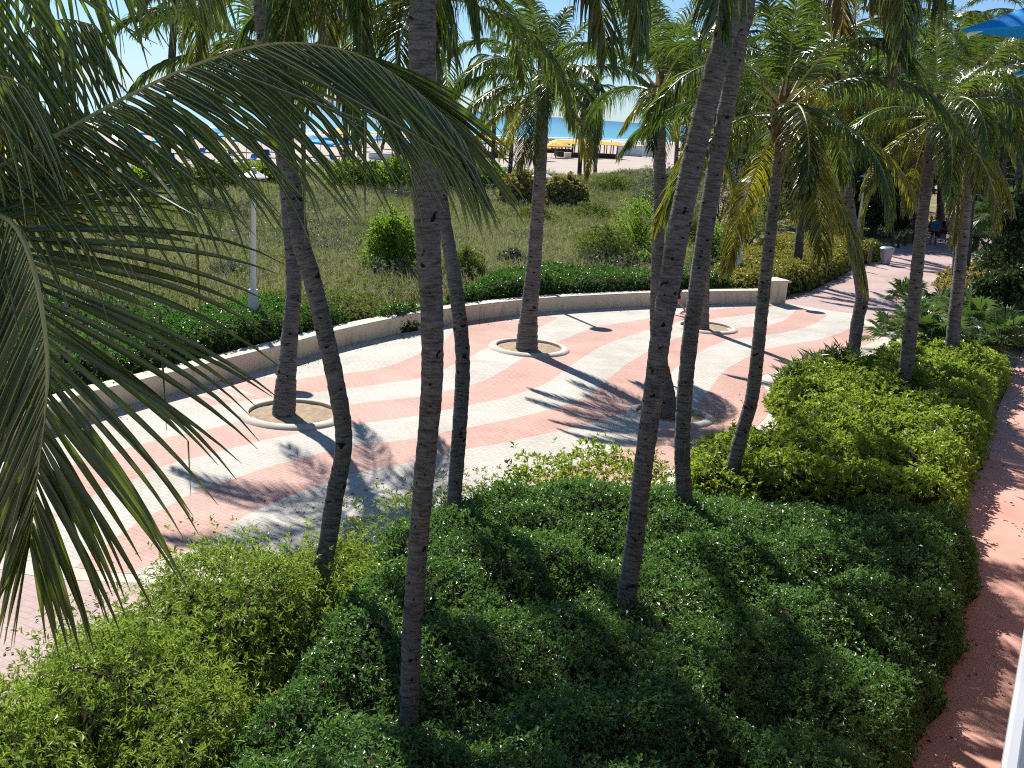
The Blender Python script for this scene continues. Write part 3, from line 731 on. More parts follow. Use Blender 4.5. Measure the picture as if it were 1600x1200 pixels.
# ================================================================== PLANTED BEDS
T = 0.85
def line_R(s): return tuple(wk0 + wd * s + wn * -0.02)
front = G([(600, 800), (650, 790), (740, 765), (800, 742), (880, 738), (960, 742), (1060, 752), (1130, 756), (1250, 766), (1400, 776)], T) + [(7.55, 16.6), (7.35, 15.3), (6.35, 13.3), (5.4, 11.6), (4.45, 9.8), (3.3, 7.6)] + [(0.5, 6.9), (-2.4, 7.0)] + G([(330, 1170), (400, 1080), (450, 1000), (520, 935), (580, 870)], T)
hedge('hedge', 'dark green glossy hedge filling the bed below the terrace', 'hedge', front, 0.95, 'leaf_dark', 0.054, 0.025, 470, k=6, seed=11, mound=0.46, msc=1.35, rough=0.10, cell=0.13, group='beds beside the plaza')
loose = G([(-60, 1110), (10, 1070), (60, 990), (120, 945), (200, 910), (300, 862), (420, 848), (520, 815), (600, 800), (620, 860), (560, 900), (490, 945), (440, 1010), (390, 1085), (300, 1190)], T) + [(-2.6, 7.0), (-5.0, 6.9), (-5.2, 8.6)]
hedge('shrubbery', 'loose light green shrubs with narrow leaves at the plaza corner', 'shrubs', loose, 1.05, 'leaf_loose', 0.07, 0.020, 300, k=8, seed=12, mound=0.85, msc=1.6, rough=0.2, drop=0.2, cell=0.13, poke=0.10, wild=0.42, tone_b=0.5, group='beds beside the plaza')
twiggy = G([(560, 770), (640, 750), (720, 735), (790, 730), (800, 755), (740, 775), (650, 800), (580, 815), (545, 800)], T)
hedge('shrubbery', 'straggly sprigs with thin stems between the dark hedge and the paving', 'shrubs', twiggy, 0.85, 'leaf_loose', 0.06, 0.018, 110, k=8, seed=13, mound=0.5, msc=0.9, rough=0.25, poke=0.14, wild=0.45, tone_b=0.35, drop=0.45, group='beds beside the plaza')
sprig = G([(765, 748), (820, 720), (890, 703), (960, 700), (1030, 712), (1065, 722), (1060, 755), (960, 745), (870, 742), (800, 752)], T)
hedge('hedge', 'narrow strip of yellow-green sprigs along the edge of the striped paving', 'hedge', sprig, 0.92, 'leaf_lime', 0.085, 0.036, 110, k=6, seed=14, drop=0.3, mound=0.35, msc=0.7, rough=0.2, poke=0.12, wild=0.28, tone_b=0.45, group='beds beside the plaza')
clusia = G([(1078, 690), (1100, 668), (1150, 660), (1190, 668), (1225, 655), (1232, 632), (1218, 606), (1212, 578), (1235, 560), (1300, 556), (1350, 550), (1420, 530), (1500, 528), (1570, 552)], T) + [(14.2, 29.9), (12.2, 26.2), (10.2, 22.1), (8.75, 19.1), (7.75, 17.1)] + G([(1400, 768), (1250, 758), (1130, 750), (1075, 745)], T)
hedge('hedge', 'bright yellow-green broad-leaved hedge beside the salmon walkway', 'hedge', clusia, 0.98, 'leaf_lime', 0.095, 0.048, 135, k=6, seed=15, mound=0.34, msc=1.3, rough=0.16, poke=0.07, wild=0.10, tone_b=0.42, group='beds beside the plaza')
spiky = G([(1225, 582), (1260, 566), (1320, 548), (1345, 548), (1345, 562), (1290, 578), (1240, 592)], T)
hedge('shrub', 'dark spiky plants at the foot of the bent palm by the plaza edge', 'shrub', spiky, 1.15, 'leaf_fan', 0.34, 0.035, 26, k=8, seed=16, mound=0.3, msc=0.6, rough=0.2, poke=0.1, group='beds beside the plaza')

# beds behind the low wall
wo = offset_line(WALL, 0.55)
near = [tuple(p) for p in wo if 24.5 < p[1] < 39.9]
back = G([(1165, 428), (1050, 424), (950, 416), (850, 412), (770, 422), (720, 445), (640, 470), (520, 478), (400, 458), (330, 472), (230, 500), (140, 560)], 0.95)
hedge('hedge', 'clipped dark green hedge running behind the cream wall', 'hedge', near + back, 1.0, 'leaf_clip', 0.085, 0.042, 105, k=6, seed=21, mound=0.14, msc=1.6, rough=0.07, cell=0.2, r=0.35, group='beds behind the wall')
near2 = [tuple(p) for p in wo if 14.0 < p[1] < 24.6]
hedge('shrubbery', 'tangled low green shrubs behind the wall beneath the big palm leaf', 'shrubs', near2 + [(-9.0, 28.3), (-13, 29), (-15, 20), (-13.0, 13.0)], 1.0, 'leaf_clip', 0.085, 0.035, 60, k=6, seed=22, mound=0.5, msc=1.5, rough=0.2, cell=0.22, wild=0.2, group='beds behind the wall')
hedge('shrubbery', 'mounded olive-green ground shrubs round the tall white lamp post', 'shrubs', G([(250, 545), (330, 505), (370, 470), (400, 448), (480, 446), (560, 452), (650, 470), (600, 482), (500, 486), (400, 490), (330, 515)], 0.8), 0.85, 'leaf_olive', 0.09, 0.035, 75, k=6, seed=23, mound=0.55, msc=1.8, rough=0.15, cell=0.2, tone_b=0.5, group='beds behind the wall')
gold = G([(1150, 470), (1214, 463), (1262, 452), (1300, 436), (1332, 414)], 0) + G([(1352, 378), (1325, 372), (1258, 362), (1200, 371), (1140, 395), (1108, 412)], 0.95)
hedge('hedge', 'golden-green clipped hedge beside the grey-pink path', 'hedge', gold, 1.0, 'leaf_gold', 0.12, 0.06, 60, k=6, seed=24, mound=0.16, msc=1.8, rough=0.10, cell=0.25, tone_b=0.5, group='beds behind the wall')
hedge('hedge', 'short golden-green hedge on thin stems beside the litter bin', 'hedge', G([(1340, 414), (1372, 408)], 0) + G([(1380, 376), (1352, 372), (1336, 380)], 1.0), 1.15, 'leaf_gold', 0.14, 0.07, 55, k=6, seed=25, mound=0.15, rough=0.12, cell=0.3, tone_b=0.45, group='beds behind the wall')
hedge('shrubbery', 'orange-tipped low shrubs behind the fan palms', 'shrubs', G([(1470, 420), (1540, 405), (1620, 400), (1660, 430), (1600, 440), (1500, 445)], 0.8), 0.9, 'leaf_grape', 0.14, 0.08, 40, k=6, seed=26, mound=0.4, msc=1.2, cell=0.3, group='beds behind the wall')

def litter(n, edge, width, seed, z):
    rr = np.random.default_rng(seed); L_, _ = resample(np.asarray(edge, float), 0.1); i = rr.integers(0, len(L_), n)
    P = np.c_[L_[i] + rr.normal(size=(n, 2)) * width, np.full(n, z)]
    a = rr.uniform(0, 6.28, n); l = rr.uniform(.03, .085, n)[:, None]; d = np.stack([np.cos(a), np.sin(a), 0 * a], 1); sd_ = np.stack([-np.sin(a), np.cos(a), 0 * a], 1) * l * rr.uniform(.15, .3, n)[:, None]; up_ = np.array([0, 0, 1]) * l * rr.uniform(.05, .3, n)[:, None]
    V = np.stack([P, P + d * l * .5 + sd_ + up_, P + d * l, P + d * l * .5 - sd_ + up_ * .4], 1).reshape(-1, 3)
    return V, np.arange(len(V)).reshape(-1, 4), np.clip(rr.normal(size=n) * .3 + .4, 0, 1).repeat(4)
M['litter'] = leafmat('fallen_leaf', (0.07, 0.045, 0.025), (0.30, 0.22, 0.10), (0.2, 0.15, 0.05), 0.1, 0.8, 0.1)
for nm, lb, n_, ed, wd__, z_ in (('leaf_litter', 'dry fallen leaves scattered on the plaza along the planted beds', 900, [(-5.3, 10.5), (-4.6, 13), (-3, 15.8), (-0.5, 17.6), (2, 19.2), (4.6, 20.4), (6.3, 22.5), (6.6, 26), (9, 29.5)], 0.55, 0.016),
                              ('leaf_litter', 'dry fallen leaves scattered on the salmon walkway', 260, [tuple(wk0 + wd * s_ + wn * 0.5) for s_ in (-4, 10, 26)], 0.6, 0.008),
                              ('leaf_litter', 'dry fallen leaves scattered along the foot of the cream wall', 350, [tuple(p) for p in offset_line(WALL, -0.3)][20:], 0.25, 0.016)):
    V_, F_, t_ = litter(n_, ed, wd__, len(lb), z_); tag(mesh_np(nm, V_, F_, M['litter'], tone=t_), lb, 'leaf litter', kind='stuff')

# single shrubs on the dune: foot x, foot y, width, height seen
def pxshrub(label, x, y, wpx, hpx, leaf, n, seed, L=0.11, W=0.05, cat='shrub', wild=0.25, group='shrubs on the dune', **kw):
    b = g(x, y); s = b[1] / FOC
    return shrub(label, b[0], b[1] + wpx * s * 0.3, wpx * s * 0.5, wpx * s * 0.45, hpx * s * 0.95, leaf, L, W, n, seed=seed, cat=cat, group=group, wild=wild, **kw)
pxshrub('bright green rounded shrub standing alone in the dune grass', 604, 436, 88, 98, 'leaf_bright', 9000, 31, 0.12, 0.045, wild=0.35)
pxshrub('dense dark-based round shrub behind the clipped hedge', 945, 422, 104, 66, 'leaf_olive', 8000, 32, 0.10, 0.04, lump=0.15)
pxshrub('airy yellow-green shrub rising behind the round shrub', 992, 402, 84, 84, 'leaf_bright', 5000, 33, 0.11, 0.045, wild=0.6, inner=0.8)
pxshrub('small bright shrub peeping over the clipped hedge', 1010, 424, 44, 26, 'leaf_bright', 2500, 34)
pxshrub('pale green low shrub between two thick trunks', 1112, 424, 64, 64, 'leaf_bright', 4000, 35, tone_b=0.3)
pxshrub('sea grape bush with tan leaves left of the slender ringed palm', 806, 330, 70, 52, 'leaf_grape', 4500, 36, 0.22, 0.17, cat='bush', lump=0.3)
pxshrub('sea grape bush with tan leaves right of the slender ringed palm', 884, 334, 74, 52, 'leaf_grape', 4500, 37, 0.22, 0.17, cat='bush', lump=0.3)
pxshrub('deep green shrub on top of the dune by the sea grape', 895, 314, 40, 34, 'leaf_bright', 2200, 38, tone_b=0.15, L=0.16, W=0.07)
pxshrub('wide silvery shrub in front of the bare-stemmed thicket', 1035, 352, 96, 82, 'leaf_silver', 7000, 39, 0.12, 0.06, wild=0.5)
pxshrub('silvery grey shrub behind the paired leaning trunks', 1130, 352, 120, 92, 'leaf_silver', 7500, 40, 0.12, 0.05, wild=0.6, tone_b=0.3)
pxshrub('brown-green brushy shrub above the golden hedge', 1165, 410, 96, 84, 'leaf_olive', 7000, 41, 0.10, 0.03, wild=0.6, tone_b=0.25)
pxshrub('tall thin-twigged shrub beside the dark thicket', 1205, 385, 70, 95, 'leaf_olive', 5000, 42, 0.10, 0.03, wild=0.8, tone_b=0.2)
far_row = [(232, 303, 110, 48, 'leaf_bright'), (318, 298, 110, 42, 'leaf_olive'), (405, 292, 90, 34, 'leaf_bright'), (545, 300, 90, 46, 'leaf_bright'), (612, 300, 100, 48, 'leaf_bright'), (690, 300, 90, 46, 'leaf_olive'), (760, 300, 80, 40, 'leaf_bright')]
for i, (x, y, a, b, lf) in enumerate(far_row):
    lb = ['leafy green bush at the dune edge behind the hanging palm leaf tips', 'olive bush on the dune crest left of the white lamp post', 'bright bush on the dune crest above the white lamp post',
          'round lime-green bush on the dune crest right of the crossing trunks', 'second lime-green bush on the dune crest below the beach kiosks', 'olive bush on the dune crest behind the thickest trunk', 'small green bush on the dune crest left of the sea grape'][i]
    pxshrub(lb, x, y, a, b, lf, 4500, 50 + i, 0.2, 0.09, cat='bush')
pxshrub('low olive mound on the dune behind the round dark shrub', 930, 352, 84, 30, 'leaf_olive', 4000, 60, 0.13, 0.04)
pxshrub('yellow-olive mound left of the slender ringed palm', 722, 446, 76, 52, 'leaf_olive', 5000, 61, 0.11, 0.03, tone_b=0.6)
pxshrub('dark little shrub behind the hedge by the slender ringed palm', 800, 424, 50, 30, 'leaf_silver', 2500, 62, tone_b=0.05)
pxshrub('grey-green brush on the dune crest under the two thin palms', 955, 306, 80, 30, 'leaf_olive', 3500, 63, 0.18, 0.05)
pxshrub('dark tangled brush in the grass left of the crossing trunks', 360, 452, 120, 32, 'leaf_silver', 4000, 64, 0.10, 0.03, tone_b=0.1)
pxshrub('low olive brush in the grass above the cream wall', 835, 352, 70, 26, 'leaf_olive', 3000, 65, 0.14, 0.04)
pxshrub('green mound on the dune right of the airy shrub', 1075, 385, 50, 50, 'leaf_olive', 3000, 66, 0.11, 0.04)

# dune grass: too many blades to count
def grass(n, poly, seed, hgt):
    rr = np.random.default_rng(seed); p = np.asarray(poly); x0, y0 = p.min(0); x1, y1 = p.max(0)
    X = rr.uniform(x0, x1, n * 3); Y = y0 + (y1 - y0) * rr.random(n * 3) ** 1.5
    ok = inpoly(X, Y, poly); cov = vnoise(X, Y, 5.0, seed) * .6 + vnoise(X, Y, 1.7, seed + 1) * .4
    ok &= cov + rr.random(len(X)) * .35 > 0.42
    X, Y, cov = X[ok][:n], Y[ok][:n], cov[ok][:n]
    k = 8; P = np.repeat(np.stack([X, Y, X * 0], 1), k, 0) + rr.normal(size=(len(X) * k, 3)) * np.array([.12, .12, 0]); m = len(P)
    a = rr.uniform(0, 6.28, m); bend = rr.uniform(0.1, 0.9, m); h = hgt * rr.uniform(0.5, 1.15, m) * np.repeat(0.7 + 0.6 * vnoise(X, Y, 3.0, seed + 2), k)
    d = np.stack([np.cos(a), np.sin(a), 0 * a], 1); wv = (0.006 + 0.00022 * P[:, 1])[:, None]
    sd = np.stack([-np.sin(a + .7), np.cos(a + .7), 0 * a], 1) * wv
    mid = P + d * (h * bend * .35)[:, None]; mid[:, 2] += h * .6
    tip = P + d * (h * bend)[:, None]; tip[:, 2] += h * (1.05 - bend * .35)
    V = np.stack([P - sd, P + sd, mid + sd * .8, mid - sd * .8, tip], 1).reshape(-1, 3)
    i = np.arange(m)[:, None] * 5; F = np.concatenate([np.concatenate([i, i + 1, i + 2], 1), np.concatenate([i, i + 2, i + 3], 1), np.concatenate([i + 3, i + 2, i + 4], 1)])
    t = np.clip(np.repeat(0.2 + 0.8 * vnoise(X, Y, 6.0, seed + 3), k) + rr.normal(size=m) * 0.22, 0, 1).repeat(5)
    return V, F, t
dune = [tuple(p) for p in offset_line(WALL, 3.2) if p[1] > 22] + G([(1165, 415), (1105, 400), (1090, 330)], 0) + [(26, 150), (17, 150), (5, 119), (-13, 125), (-21, 106), (-28, 88), (-36, 62), (-30, 30)]
GV, GF, Gt = grass(30000, dune, 5, 0.75)
tag(mesh_np('dune_grass', GV, GF, M['grass'], tone=Gt), 'dry olive and straw dune grass between the wall and the beach', 'grass', kind='stuff')

def scrub(n, poly, seed):
    rr = np.random.default_rng(seed); p = np.asarray(poly); x0, y0 = p.min(0); x1, y1 = p.max(0)
    X = rr.uniform(x0, x1, n * 8); Y = y0 + (y1 - y0) * rr.random(n * 8) ** 1.4
    f = vnoise(X, Y * .6, 4.0, seed) * .6 + vnoise(X, Y * .6, 1.3, seed + 1) * .4
    ok = inpoly(X, Y, poly) & (f > .51); X, Y, f = X[ok][:n], Y[ok][:n], f[ok][:n]
    h = np.clip((f - .51) * 6, .12, 1) * 1.0
    P = np.stack([X, Y, h * (.35 + .65 * rr.random(len(X)))], 1); A = norm(rr.normal(size=P.shape) * .5 + np.array([0, 0, .8]))
    kind = vnoise(X, Y, 9.0, seed + 4)
    return leaves_from_shoots(P, A, 6, 0.13, 0.04, tone=np.clip(.1 + kind * .7, 0, 1), rr=rr)
for i, (lf, lb) in enumerate([('leaf_olive', 'low olive scrub growing in patches through the dune grass'), ('leaf_silver', 'low grey scrub growing in patches through the dune grass')]):
    V_, F_, t_ = scrub(20000, dune, 300 + i); tag(mesh_np('undergrowth', V_, F_, M[lf], tone=t_), lb, 'scrub', kind='stuff')

# ---- fan palms
def fan_leaf(V, F, Tn, base, d, ln, rad, seed):
    rr = np.random.default_rng(seed); d = norm(d); up = np.array([0, 0, 1.0])
    s = norm(np.cross(d, up)); n = np.cross(s, d)
    hub = base + d * ln + np.array([0, 0, -0.08 * ln])
    b = len(V); w = 0.012
    V += [base - s * w, base + s * w, hub + s * w, hub - s * w]; F.append((b, b + 1, b + 2, b + 3)); Tn += [0.8] * 4
    m = 22; tn = float(np.clip(.45 + rr.normal() * .2, 0, 1))
    for i in range(m):
        a = R(-118 + 236 * i / (m - 1) + rr.normal() * 2); q = rad * (0.72 + 0.28 * math.cos(a * .6)) * (1 + rr.normal() * .06)
        e = norm(d * math.cos(a) + s * math.sin(a) + n * (0.22 * abs(math.sin(a)))); sw = norm(np.cross(e, n)) * q * 0.052
        m1 = hub + e * q * .55; tp = hub + e * q + np.array([0, 0, -q * (.18 + .12 * rr.random())])
        b = len(V); V += [hub, m1 + sw + n * .01, tp, m1 - sw - n * .01]; F.append((b, b + 1, b + 2, b + 3)); Tn += [tn, tn, min(1, tn + .25), tn]
def fan_palm(label, cat, x, y, h, nl, rad, ln, seed, name='fan_palm', group=None, trunk_r=0.14, e=(78, 2)):
    rr = np.random.default_rng(seed); root = thing(name, label, cat, (x, y, 0), 0, group)
    V, F, Tn = [], [], []
    for i in range(nl):
        az = i * 2.4 + rr.normal() * .2; el = R(e[0] + (e[1] - e[0]) * (i / max(1, nl - 1)) ** .8 + rr.normal() * 6)
        d = np.array([math.cos(az) * math.cos(el), math.sin(az) * math.cos(el), math.sin(el)])
        fan_leaf(V, F, Tn, np.array([0, 0, h]) + d * .05, d, ln * (1 + rr.normal() * .15), rad * (1 + rr.normal() * .12), seed * 50 + i)
    mesh_np('foliage', np.array(V), np.array(F), M['leaf_fan'], root, np.array(Tn))
    C = catmull([(0, 0, -0.1), (0.03 * h, 0.02 * h, h * .5), (0, 0, h + .05)], 8)
    trunk_mesh(C, [trunk_r * 1.15, trunk_r, trunk_r], root, M['fibre'], seed, 10, 0.08)
    return root
fp = [(1398, 520), (1420, 470), (1440, 540), (1462, 480), (1475, 548), (1500, 500), (1525, 545), (1545, 490), (1560, 548), (1585, 510), (1430, 505), (1520, 520), (1572, 470)]
for i, (x, y) in enumerate(fp):
    c = g(x, y, 0.6)
    lb = ['beside the path edge', 'where the path narrows', 'behind the bright hedge left of the straight palm', 'behind the straight palm trunk', 'touching the straight palm trunk', 'right of the straight palm trunk', 'over the back edge of the bright hedge',
          'in the back row under the cabbage palm', 'at the hedge corner by the walkway', 'in the shade at the walkway side', 'in the middle of the clump', 'in the middle right of the clump', 'in the back row by the dark undergrowth'][i]
    fan_palm('low saw palmetto with stiff fan leaves ' + lb, 'fan palm', c[0], c[1], 0.35 + 0.25 * (i % 3), 20, 0.62, 0.55, 70 + i, 'saw_palmetto', 'saw palmettos by the walkway', 0.09)
for i, (x, y, yt, lb) in enumerate([(1545, 425, 330, 'short cabbage palm with a full fan crown above the palmettos'), (1592, 400, 290, 'taller cabbage palm at the edge of the dark trees'), (1522, 392, 350, 'young fan palm at the right edge of the far path')]):
    c = g(x, y); h = atY(x, yt, c[1])[2]
    fan_palm(lb, 'fan palm', c[0], c[1], h, 34, 0.95, 0.9, 90 + i, 'cabbage_palm', 'cabbage palms beside the path', 0.2, (80, -40))
c = g(1195, 352); fan_palm('dark green fan palm under the yellowing palm left of the golden hedge', 'fan palm', c[0], c[1], 1.4, 26, 1.0, 0.9, 97, 'cabbage_palm', 'cabbage palms beside the path', 0.2, (80, -20))

# ---- broadleaf trees
def tree(label, x, y, h, r, seed, leaf='leaf_tree', n=9000, L=0.2, W=0.12, clear=0.25, group='trees along the path', ry=None):
    rr = np.random.default_rng(seed); root = thing('broadleaf_tree', label, 'tree', (x, y, 0), 0, group); ry = ry or r
    mb = MB(); top = np.array([rr.normal() * .2, rr.normal() * .2, h * .62])
    mb.tube([(0, 0, -.1), (0.05, 0.02, h * .2), tuple(top * .65), tuple(top)], [h * .035, h * .026, h * .02, h * .01], 9)
    blobs = []
    for i in range(15):
        a = i * 2.4; q = (i + .5) / 15; el = q * 1.9 - .6
        c = np.array([math.cos(a) * r * .68 * math.cos(el * .8), math.sin(a) * ry * .68 * math.cos(el * .8), h * (clear + (1 - clear) * (.12 + .70 * q)) * (1 + rr.normal() * .05)])
        blobs.append((c, r * (.36 + .2 * rr.random())))
        st = top * (.3 + .5 * q)
        mb.tube([tuple(st), tuple((st + c) * .5 + rr.normal(size=3) * .15), tuple(c)], [h * .013, h * .008, h * .003], 6)
    mb.build('trunk', M['bark'], root, True)
    PV = []
    ns = n // 5
    for c, q in blobs:
        m = ns // len(blobs); u = norm(rr.normal(size=(m, 3))); rad = q * (rr.random(m) ** .45)[:, None] * (1 + .35 * (vnoise(u[:, 0] * 2 + c[0], u[:, 1] * 2 + u[:, 2] * 2, .5, seed) - .5))[:, None]
        PV.append(np.c_[c + u * rad * np.array([1, 1, .75]), u])
    PV = np.concatenate(PV); P, U = PV[:, :3], PV[:, 3:]
    A = norm(U * .7 + np.array([0, 0, .35]) + rr.normal(size=P.shape) * .5)
    tb = .4 + (vnoise(P[:, 0] + P[:, 2], P[:, 1] - P[:, 2], 1.1, seed + 1) - .5) * .8
    V, F, t = leaves_from_shoots(P, A, 5, L, W, tone=tb, rr=rr)
    mesh_np('crown', V, F, M[leaf], root, t); return root
trees = [('dark glossy sea grape tree behind the golden hedge', 1262, 372, 0.9, 210, 72), ('dark leafy tree behind the shorter white lamp post', 1322, 372, 0.9, 240, 78),
         ('dark bushy tree beside the rope fence', 1378, 372, 0.9, 200, 60), ('mid green tree beyond the rope fence', 1402, 345, 0.9, 120, 48),
         ('grey-green feathery bush inside the rope fence', 1405, 368, 0.9, 52, 34), ('tall dark tree closing the far end of the path', 1500, 285, 0.9, 170, 80),
         ('dark tree at the back right of the path', 1545, 320, 0.9, 220, 90), ('shady broadleaf tree behind the cabbage palms', 1610, 380, 0.9, 330, 110), ('dark tree at the back beyond the yellowing palm', 1180, 300, 0.9, 130, 70),
         ('low dark thicket right of the fan palms', 1612, 560, 0.7, 150, 60), ('dense dark tree beside the walkway at the frame edge', 1650, 500, 0.7, 260, 90)]
for i, (lb, x, y, z0, hp, rp) in enumerate(trees):
    c = g(x, y, 0); s = c[1] / FOC; c = c + np.array([0, 2.0, 0])
    fe = 'feathery' in lb
    tree(lb, c[0], c[1], hp * s, rp * s, 110 + i, leaf='leaf_olive' if fe else 'leaf_tree', n=5000 if fe else 12000, L=0.14 if fe else 0.15 + 0.0016 * c[1], W=0.03 if fe else 0.09 + .001 * c[1], clear=0.0 if hp < 260 else 0.05)
for i, (x, d, h, r) in enumerate([(1255, 85, 15, 6), (1350, 92, 13, 6), (1450, 105, 18, 7), (1530, 95, 17, 7), (1610, 80, 17, 7), (1165, 105, 13, 6)]):
    c = atY(x, 250, d); lb = ['rounded tree in the far row behind the dark sea grape', 'tall tree in the far row above the rope fence', 'tall tree in the far row at the vanishing end of the path', 'tall tree in the far row above the cabbage palms', 'tall tree in the far row at the frame edge', 'lowest tree in the far row behind the silvery shrubs'][i]
    tree(lb, c[0], d, h, r, 140 + i, n=14000, L=0.36, W=0.2, clear=0.05)

# ================================================================== PALMS
palm('coconut palm with dark leaning trunk rising from the tree ring by the white lamp post', (443, 650), [(447, 600), (453, 520), (459, 440), (452, 330), (441, 240), (428, 150), (420, 95)], [32, 27, 26, 26, 24, 22, 18], lean=3.0, nf=15, seed=1, flare=1.2, e_lo=12)
palm('coconut palm whose trunk bends right then left beside the loose light shrubs', (500, 905), [(512, 850), (522, 780), (537, 690), (525, 600), (508, 520), (486, 430), (470, 380), (458, 300), (443, 220), (425, 100), (410, 0), (392, -400)], [36, 32, 29, 29, 29, 30, 28, 24, 22], z0=0.75, lean=0.8, nf=18, seed=2, e_lo=5, extra=[(0.1, 6, GREEN), (0.7, 6, GREEN), (1.2, 7, (0.06, 0.07, 0.03)), (1.7, 6, GREEN), (2.3, 7, (0.05, 0.07, 0.025)), (2.9, 6, GREEN), (-0.3, 7, GREEN)])
palm('thickest coconut palm, grey and notched, standing in the dark hedge at centre', (639, 1125), [(641, 1040), (646, 950), (656, 820), (667, 700), (675, 600), (675, 500), (671, 420), (666, 330), (662, 200), (660, 100), (661, 0), (668, -540)], [36, 35, 34, 33, 34, 38, 43, 42, 40, 38, 34], z0=0.8, lean=0.3, nf=18, seed=3, e_lo=0, extra=[(0.3, 6, GREEN), (0.9, 6, GREEN), (1.5, 6, GREEN), (2.2, 6, GREEN)])
palm('slim coconut palm close behind the thickest trunk in the dark hedge', (708, 805), [(711, 760), (719, 650), (723, 560), (716, 480), (704, 400), (693, 340), (684, 260), (679, 150), (677, 60), (679, -25)], [27, 25, 24, 24, 24, 24, 22, 19], z0=0.75, lean=2.2, nf=25, seed=4, e_lo=-20, scale=0.9, skip=lambda a, b: b >= 3 and 4.6 < a < 6.1)
palm('coconut palm with flared foot in the middle tree ring', (823, 548), [(826, 500), (835, 400), (842, 300), (847, 200), (850, 125)], [29, 24, 22, 20, 19, 17], lean=1.0, nf=27, seed=5, e_lo=-28, skip=lambda a, b: b >= 5 and (a < 0.5 or a > 5.7), scale=0.9, flare=1.35, yellow=(-10, 0.3))
palm('coconut palm with swollen brown leaf bases, foot in the ring behind the leaning pair', (1043, 652), [(1036, 600), (1026, 520), (1026, 440), (1030, 330), (1031, 240), (1031, 140)], [30, 21, 20, 19, 18, 18], lean=0.6, nf=18, seed=6, flare=1.5, scale=0.84, skip=lambda a, b: b >= 4 and 2.2 < a < 4.4, yellow=(-5, 0.35), e_lo=-15)
palm('front palm of the leaning pair, dark-ringed trunk sweeping up to the right', (979, 945), [(984, 900), (991, 850), (1001, 760), (1012, 680), (1023, 600), (1033, 520), (1045, 450), (1058, 370), (1072, 300), (1090, 220), (1110, 140), (1128, 70), (1145, 0), (1210, -330)], [33, 32, 32, 33, 34, 35, 35, 35, 34, 32], z0=0.8, lean=0.5, nf=18, seed=7, e_lo=0)
palm('back palm of the leaning pair, slimmer trunk sweeping up to the right', (1071, 800), [(1066, 720), (1068, 640), (1075, 560), (1085, 480), (1096, 400), (1108, 320), (1120, 250), (1133, 180), (1148, 100), (1158, 40), (1167, 0), (1222, -390)], [31, 27, 26, 26, 27, 27, 27, 26, 25], z0=0.75, lean=0.8, nf=20, seed=8, e_lo=0, skip=lambda a, b: b >= 3 and 1.9 < a < 5.6, extra=[(0.0, 7, (0.085, 0.07, 0.042)), (0.35, 7, (0.07, 0.07, 0.035)), (-0.3, 7, (0.08, 0.07, 0.042)), (0.8, 7, (0.09, 0.072, 0.045)), (0.15, 6, (0.06, 0.075, 0.025)), (-0.15, 6, (0.06, 0.07, 0.03)), (0.6, 6, (0.05, 0.07, 0.022))])
palm('coconut palm in the far tree ring, mostly hidden behind the leaning pair', (1099, 515), [(1100, 480), (1104, 400), (1108, 300), (1110, 200), (1108, 95)], [15, 13, 12, 12, 12], lean=0.6, nf=18, seed=9, scale=0.84, flare=1.3, yellow=(10, 0.4))
palm('straight palm with a wide yellowing crown rising from the bright hedge', (1146, 732), [(1158, 680), (1175, 620), (1185, 540), (1193, 460), (1202, 380), (1211, 300), (1219, 230), (1224, 165)], [27, 24, 22, 20, 19, 18, 18], z0=0.8, lean=0.5, nf=22, seed=10, yellow=(-5, 0.36), scale=0.84)
palm('palm with a bent trunk and yellow hanging leaves at the plaza edge', (1333, 556), [(1340, 500), (1347, 460), (1338, 400), (1328, 340), (1320, 280), (1312, 200), (1302, 105)], [20, 20, 20, 19, 18, 17], z0=0.5, lean=0.5, nf=22, seed=11, yellow=(-5, 0.45), scale=0.82)
palm('palm with pale ringed trunk in the back of the bright hedge', (1411, 598), [(1420, 540), (1430, 450), (1440, 350), (1450, 270), (1462, 175)], [24, 22, 20, 19, 18, 18], z0=0.8, lean=0.5, nf=22, seed=12, yellow=(-10, 0.3), scale=0.84)
palm('straight dark palm nearest the walkway in the bright hedge', (1487, 556), [(1491, 500), (1500, 420), (1509, 320), (1517, 240), (1525, 120)], [23, 20, 19, 18, 17, 17], z0=0.8, lean=0.4, nf=20, seed=13, yellow=(-10, 0.25), scale=0.86)
far = 'palms behind the plaza'
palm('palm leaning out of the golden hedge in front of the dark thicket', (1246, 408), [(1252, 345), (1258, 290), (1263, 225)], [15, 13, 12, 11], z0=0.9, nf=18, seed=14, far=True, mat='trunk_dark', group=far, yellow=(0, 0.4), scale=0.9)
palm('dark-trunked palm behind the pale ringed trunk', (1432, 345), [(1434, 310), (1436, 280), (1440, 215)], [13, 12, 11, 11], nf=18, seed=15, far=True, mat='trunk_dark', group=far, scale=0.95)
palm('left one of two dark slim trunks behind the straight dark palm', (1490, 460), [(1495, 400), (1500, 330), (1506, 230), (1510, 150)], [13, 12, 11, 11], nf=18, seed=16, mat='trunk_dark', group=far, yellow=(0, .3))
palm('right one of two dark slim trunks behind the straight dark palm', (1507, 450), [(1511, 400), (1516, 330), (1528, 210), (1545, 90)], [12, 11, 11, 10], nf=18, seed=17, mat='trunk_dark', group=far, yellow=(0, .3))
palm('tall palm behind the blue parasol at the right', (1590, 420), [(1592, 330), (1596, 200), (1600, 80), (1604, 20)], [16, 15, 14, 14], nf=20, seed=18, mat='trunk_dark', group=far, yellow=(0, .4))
palm('palm high behind the bent palm with its crown against the sky', (1392, 372), [(1392, 300), (1390, 200), (1388, 60)], [10, 9, 9, 9], nf=18, seed=19, far=True, mat='trunk_dark', group=far, yellow=(20, .4))
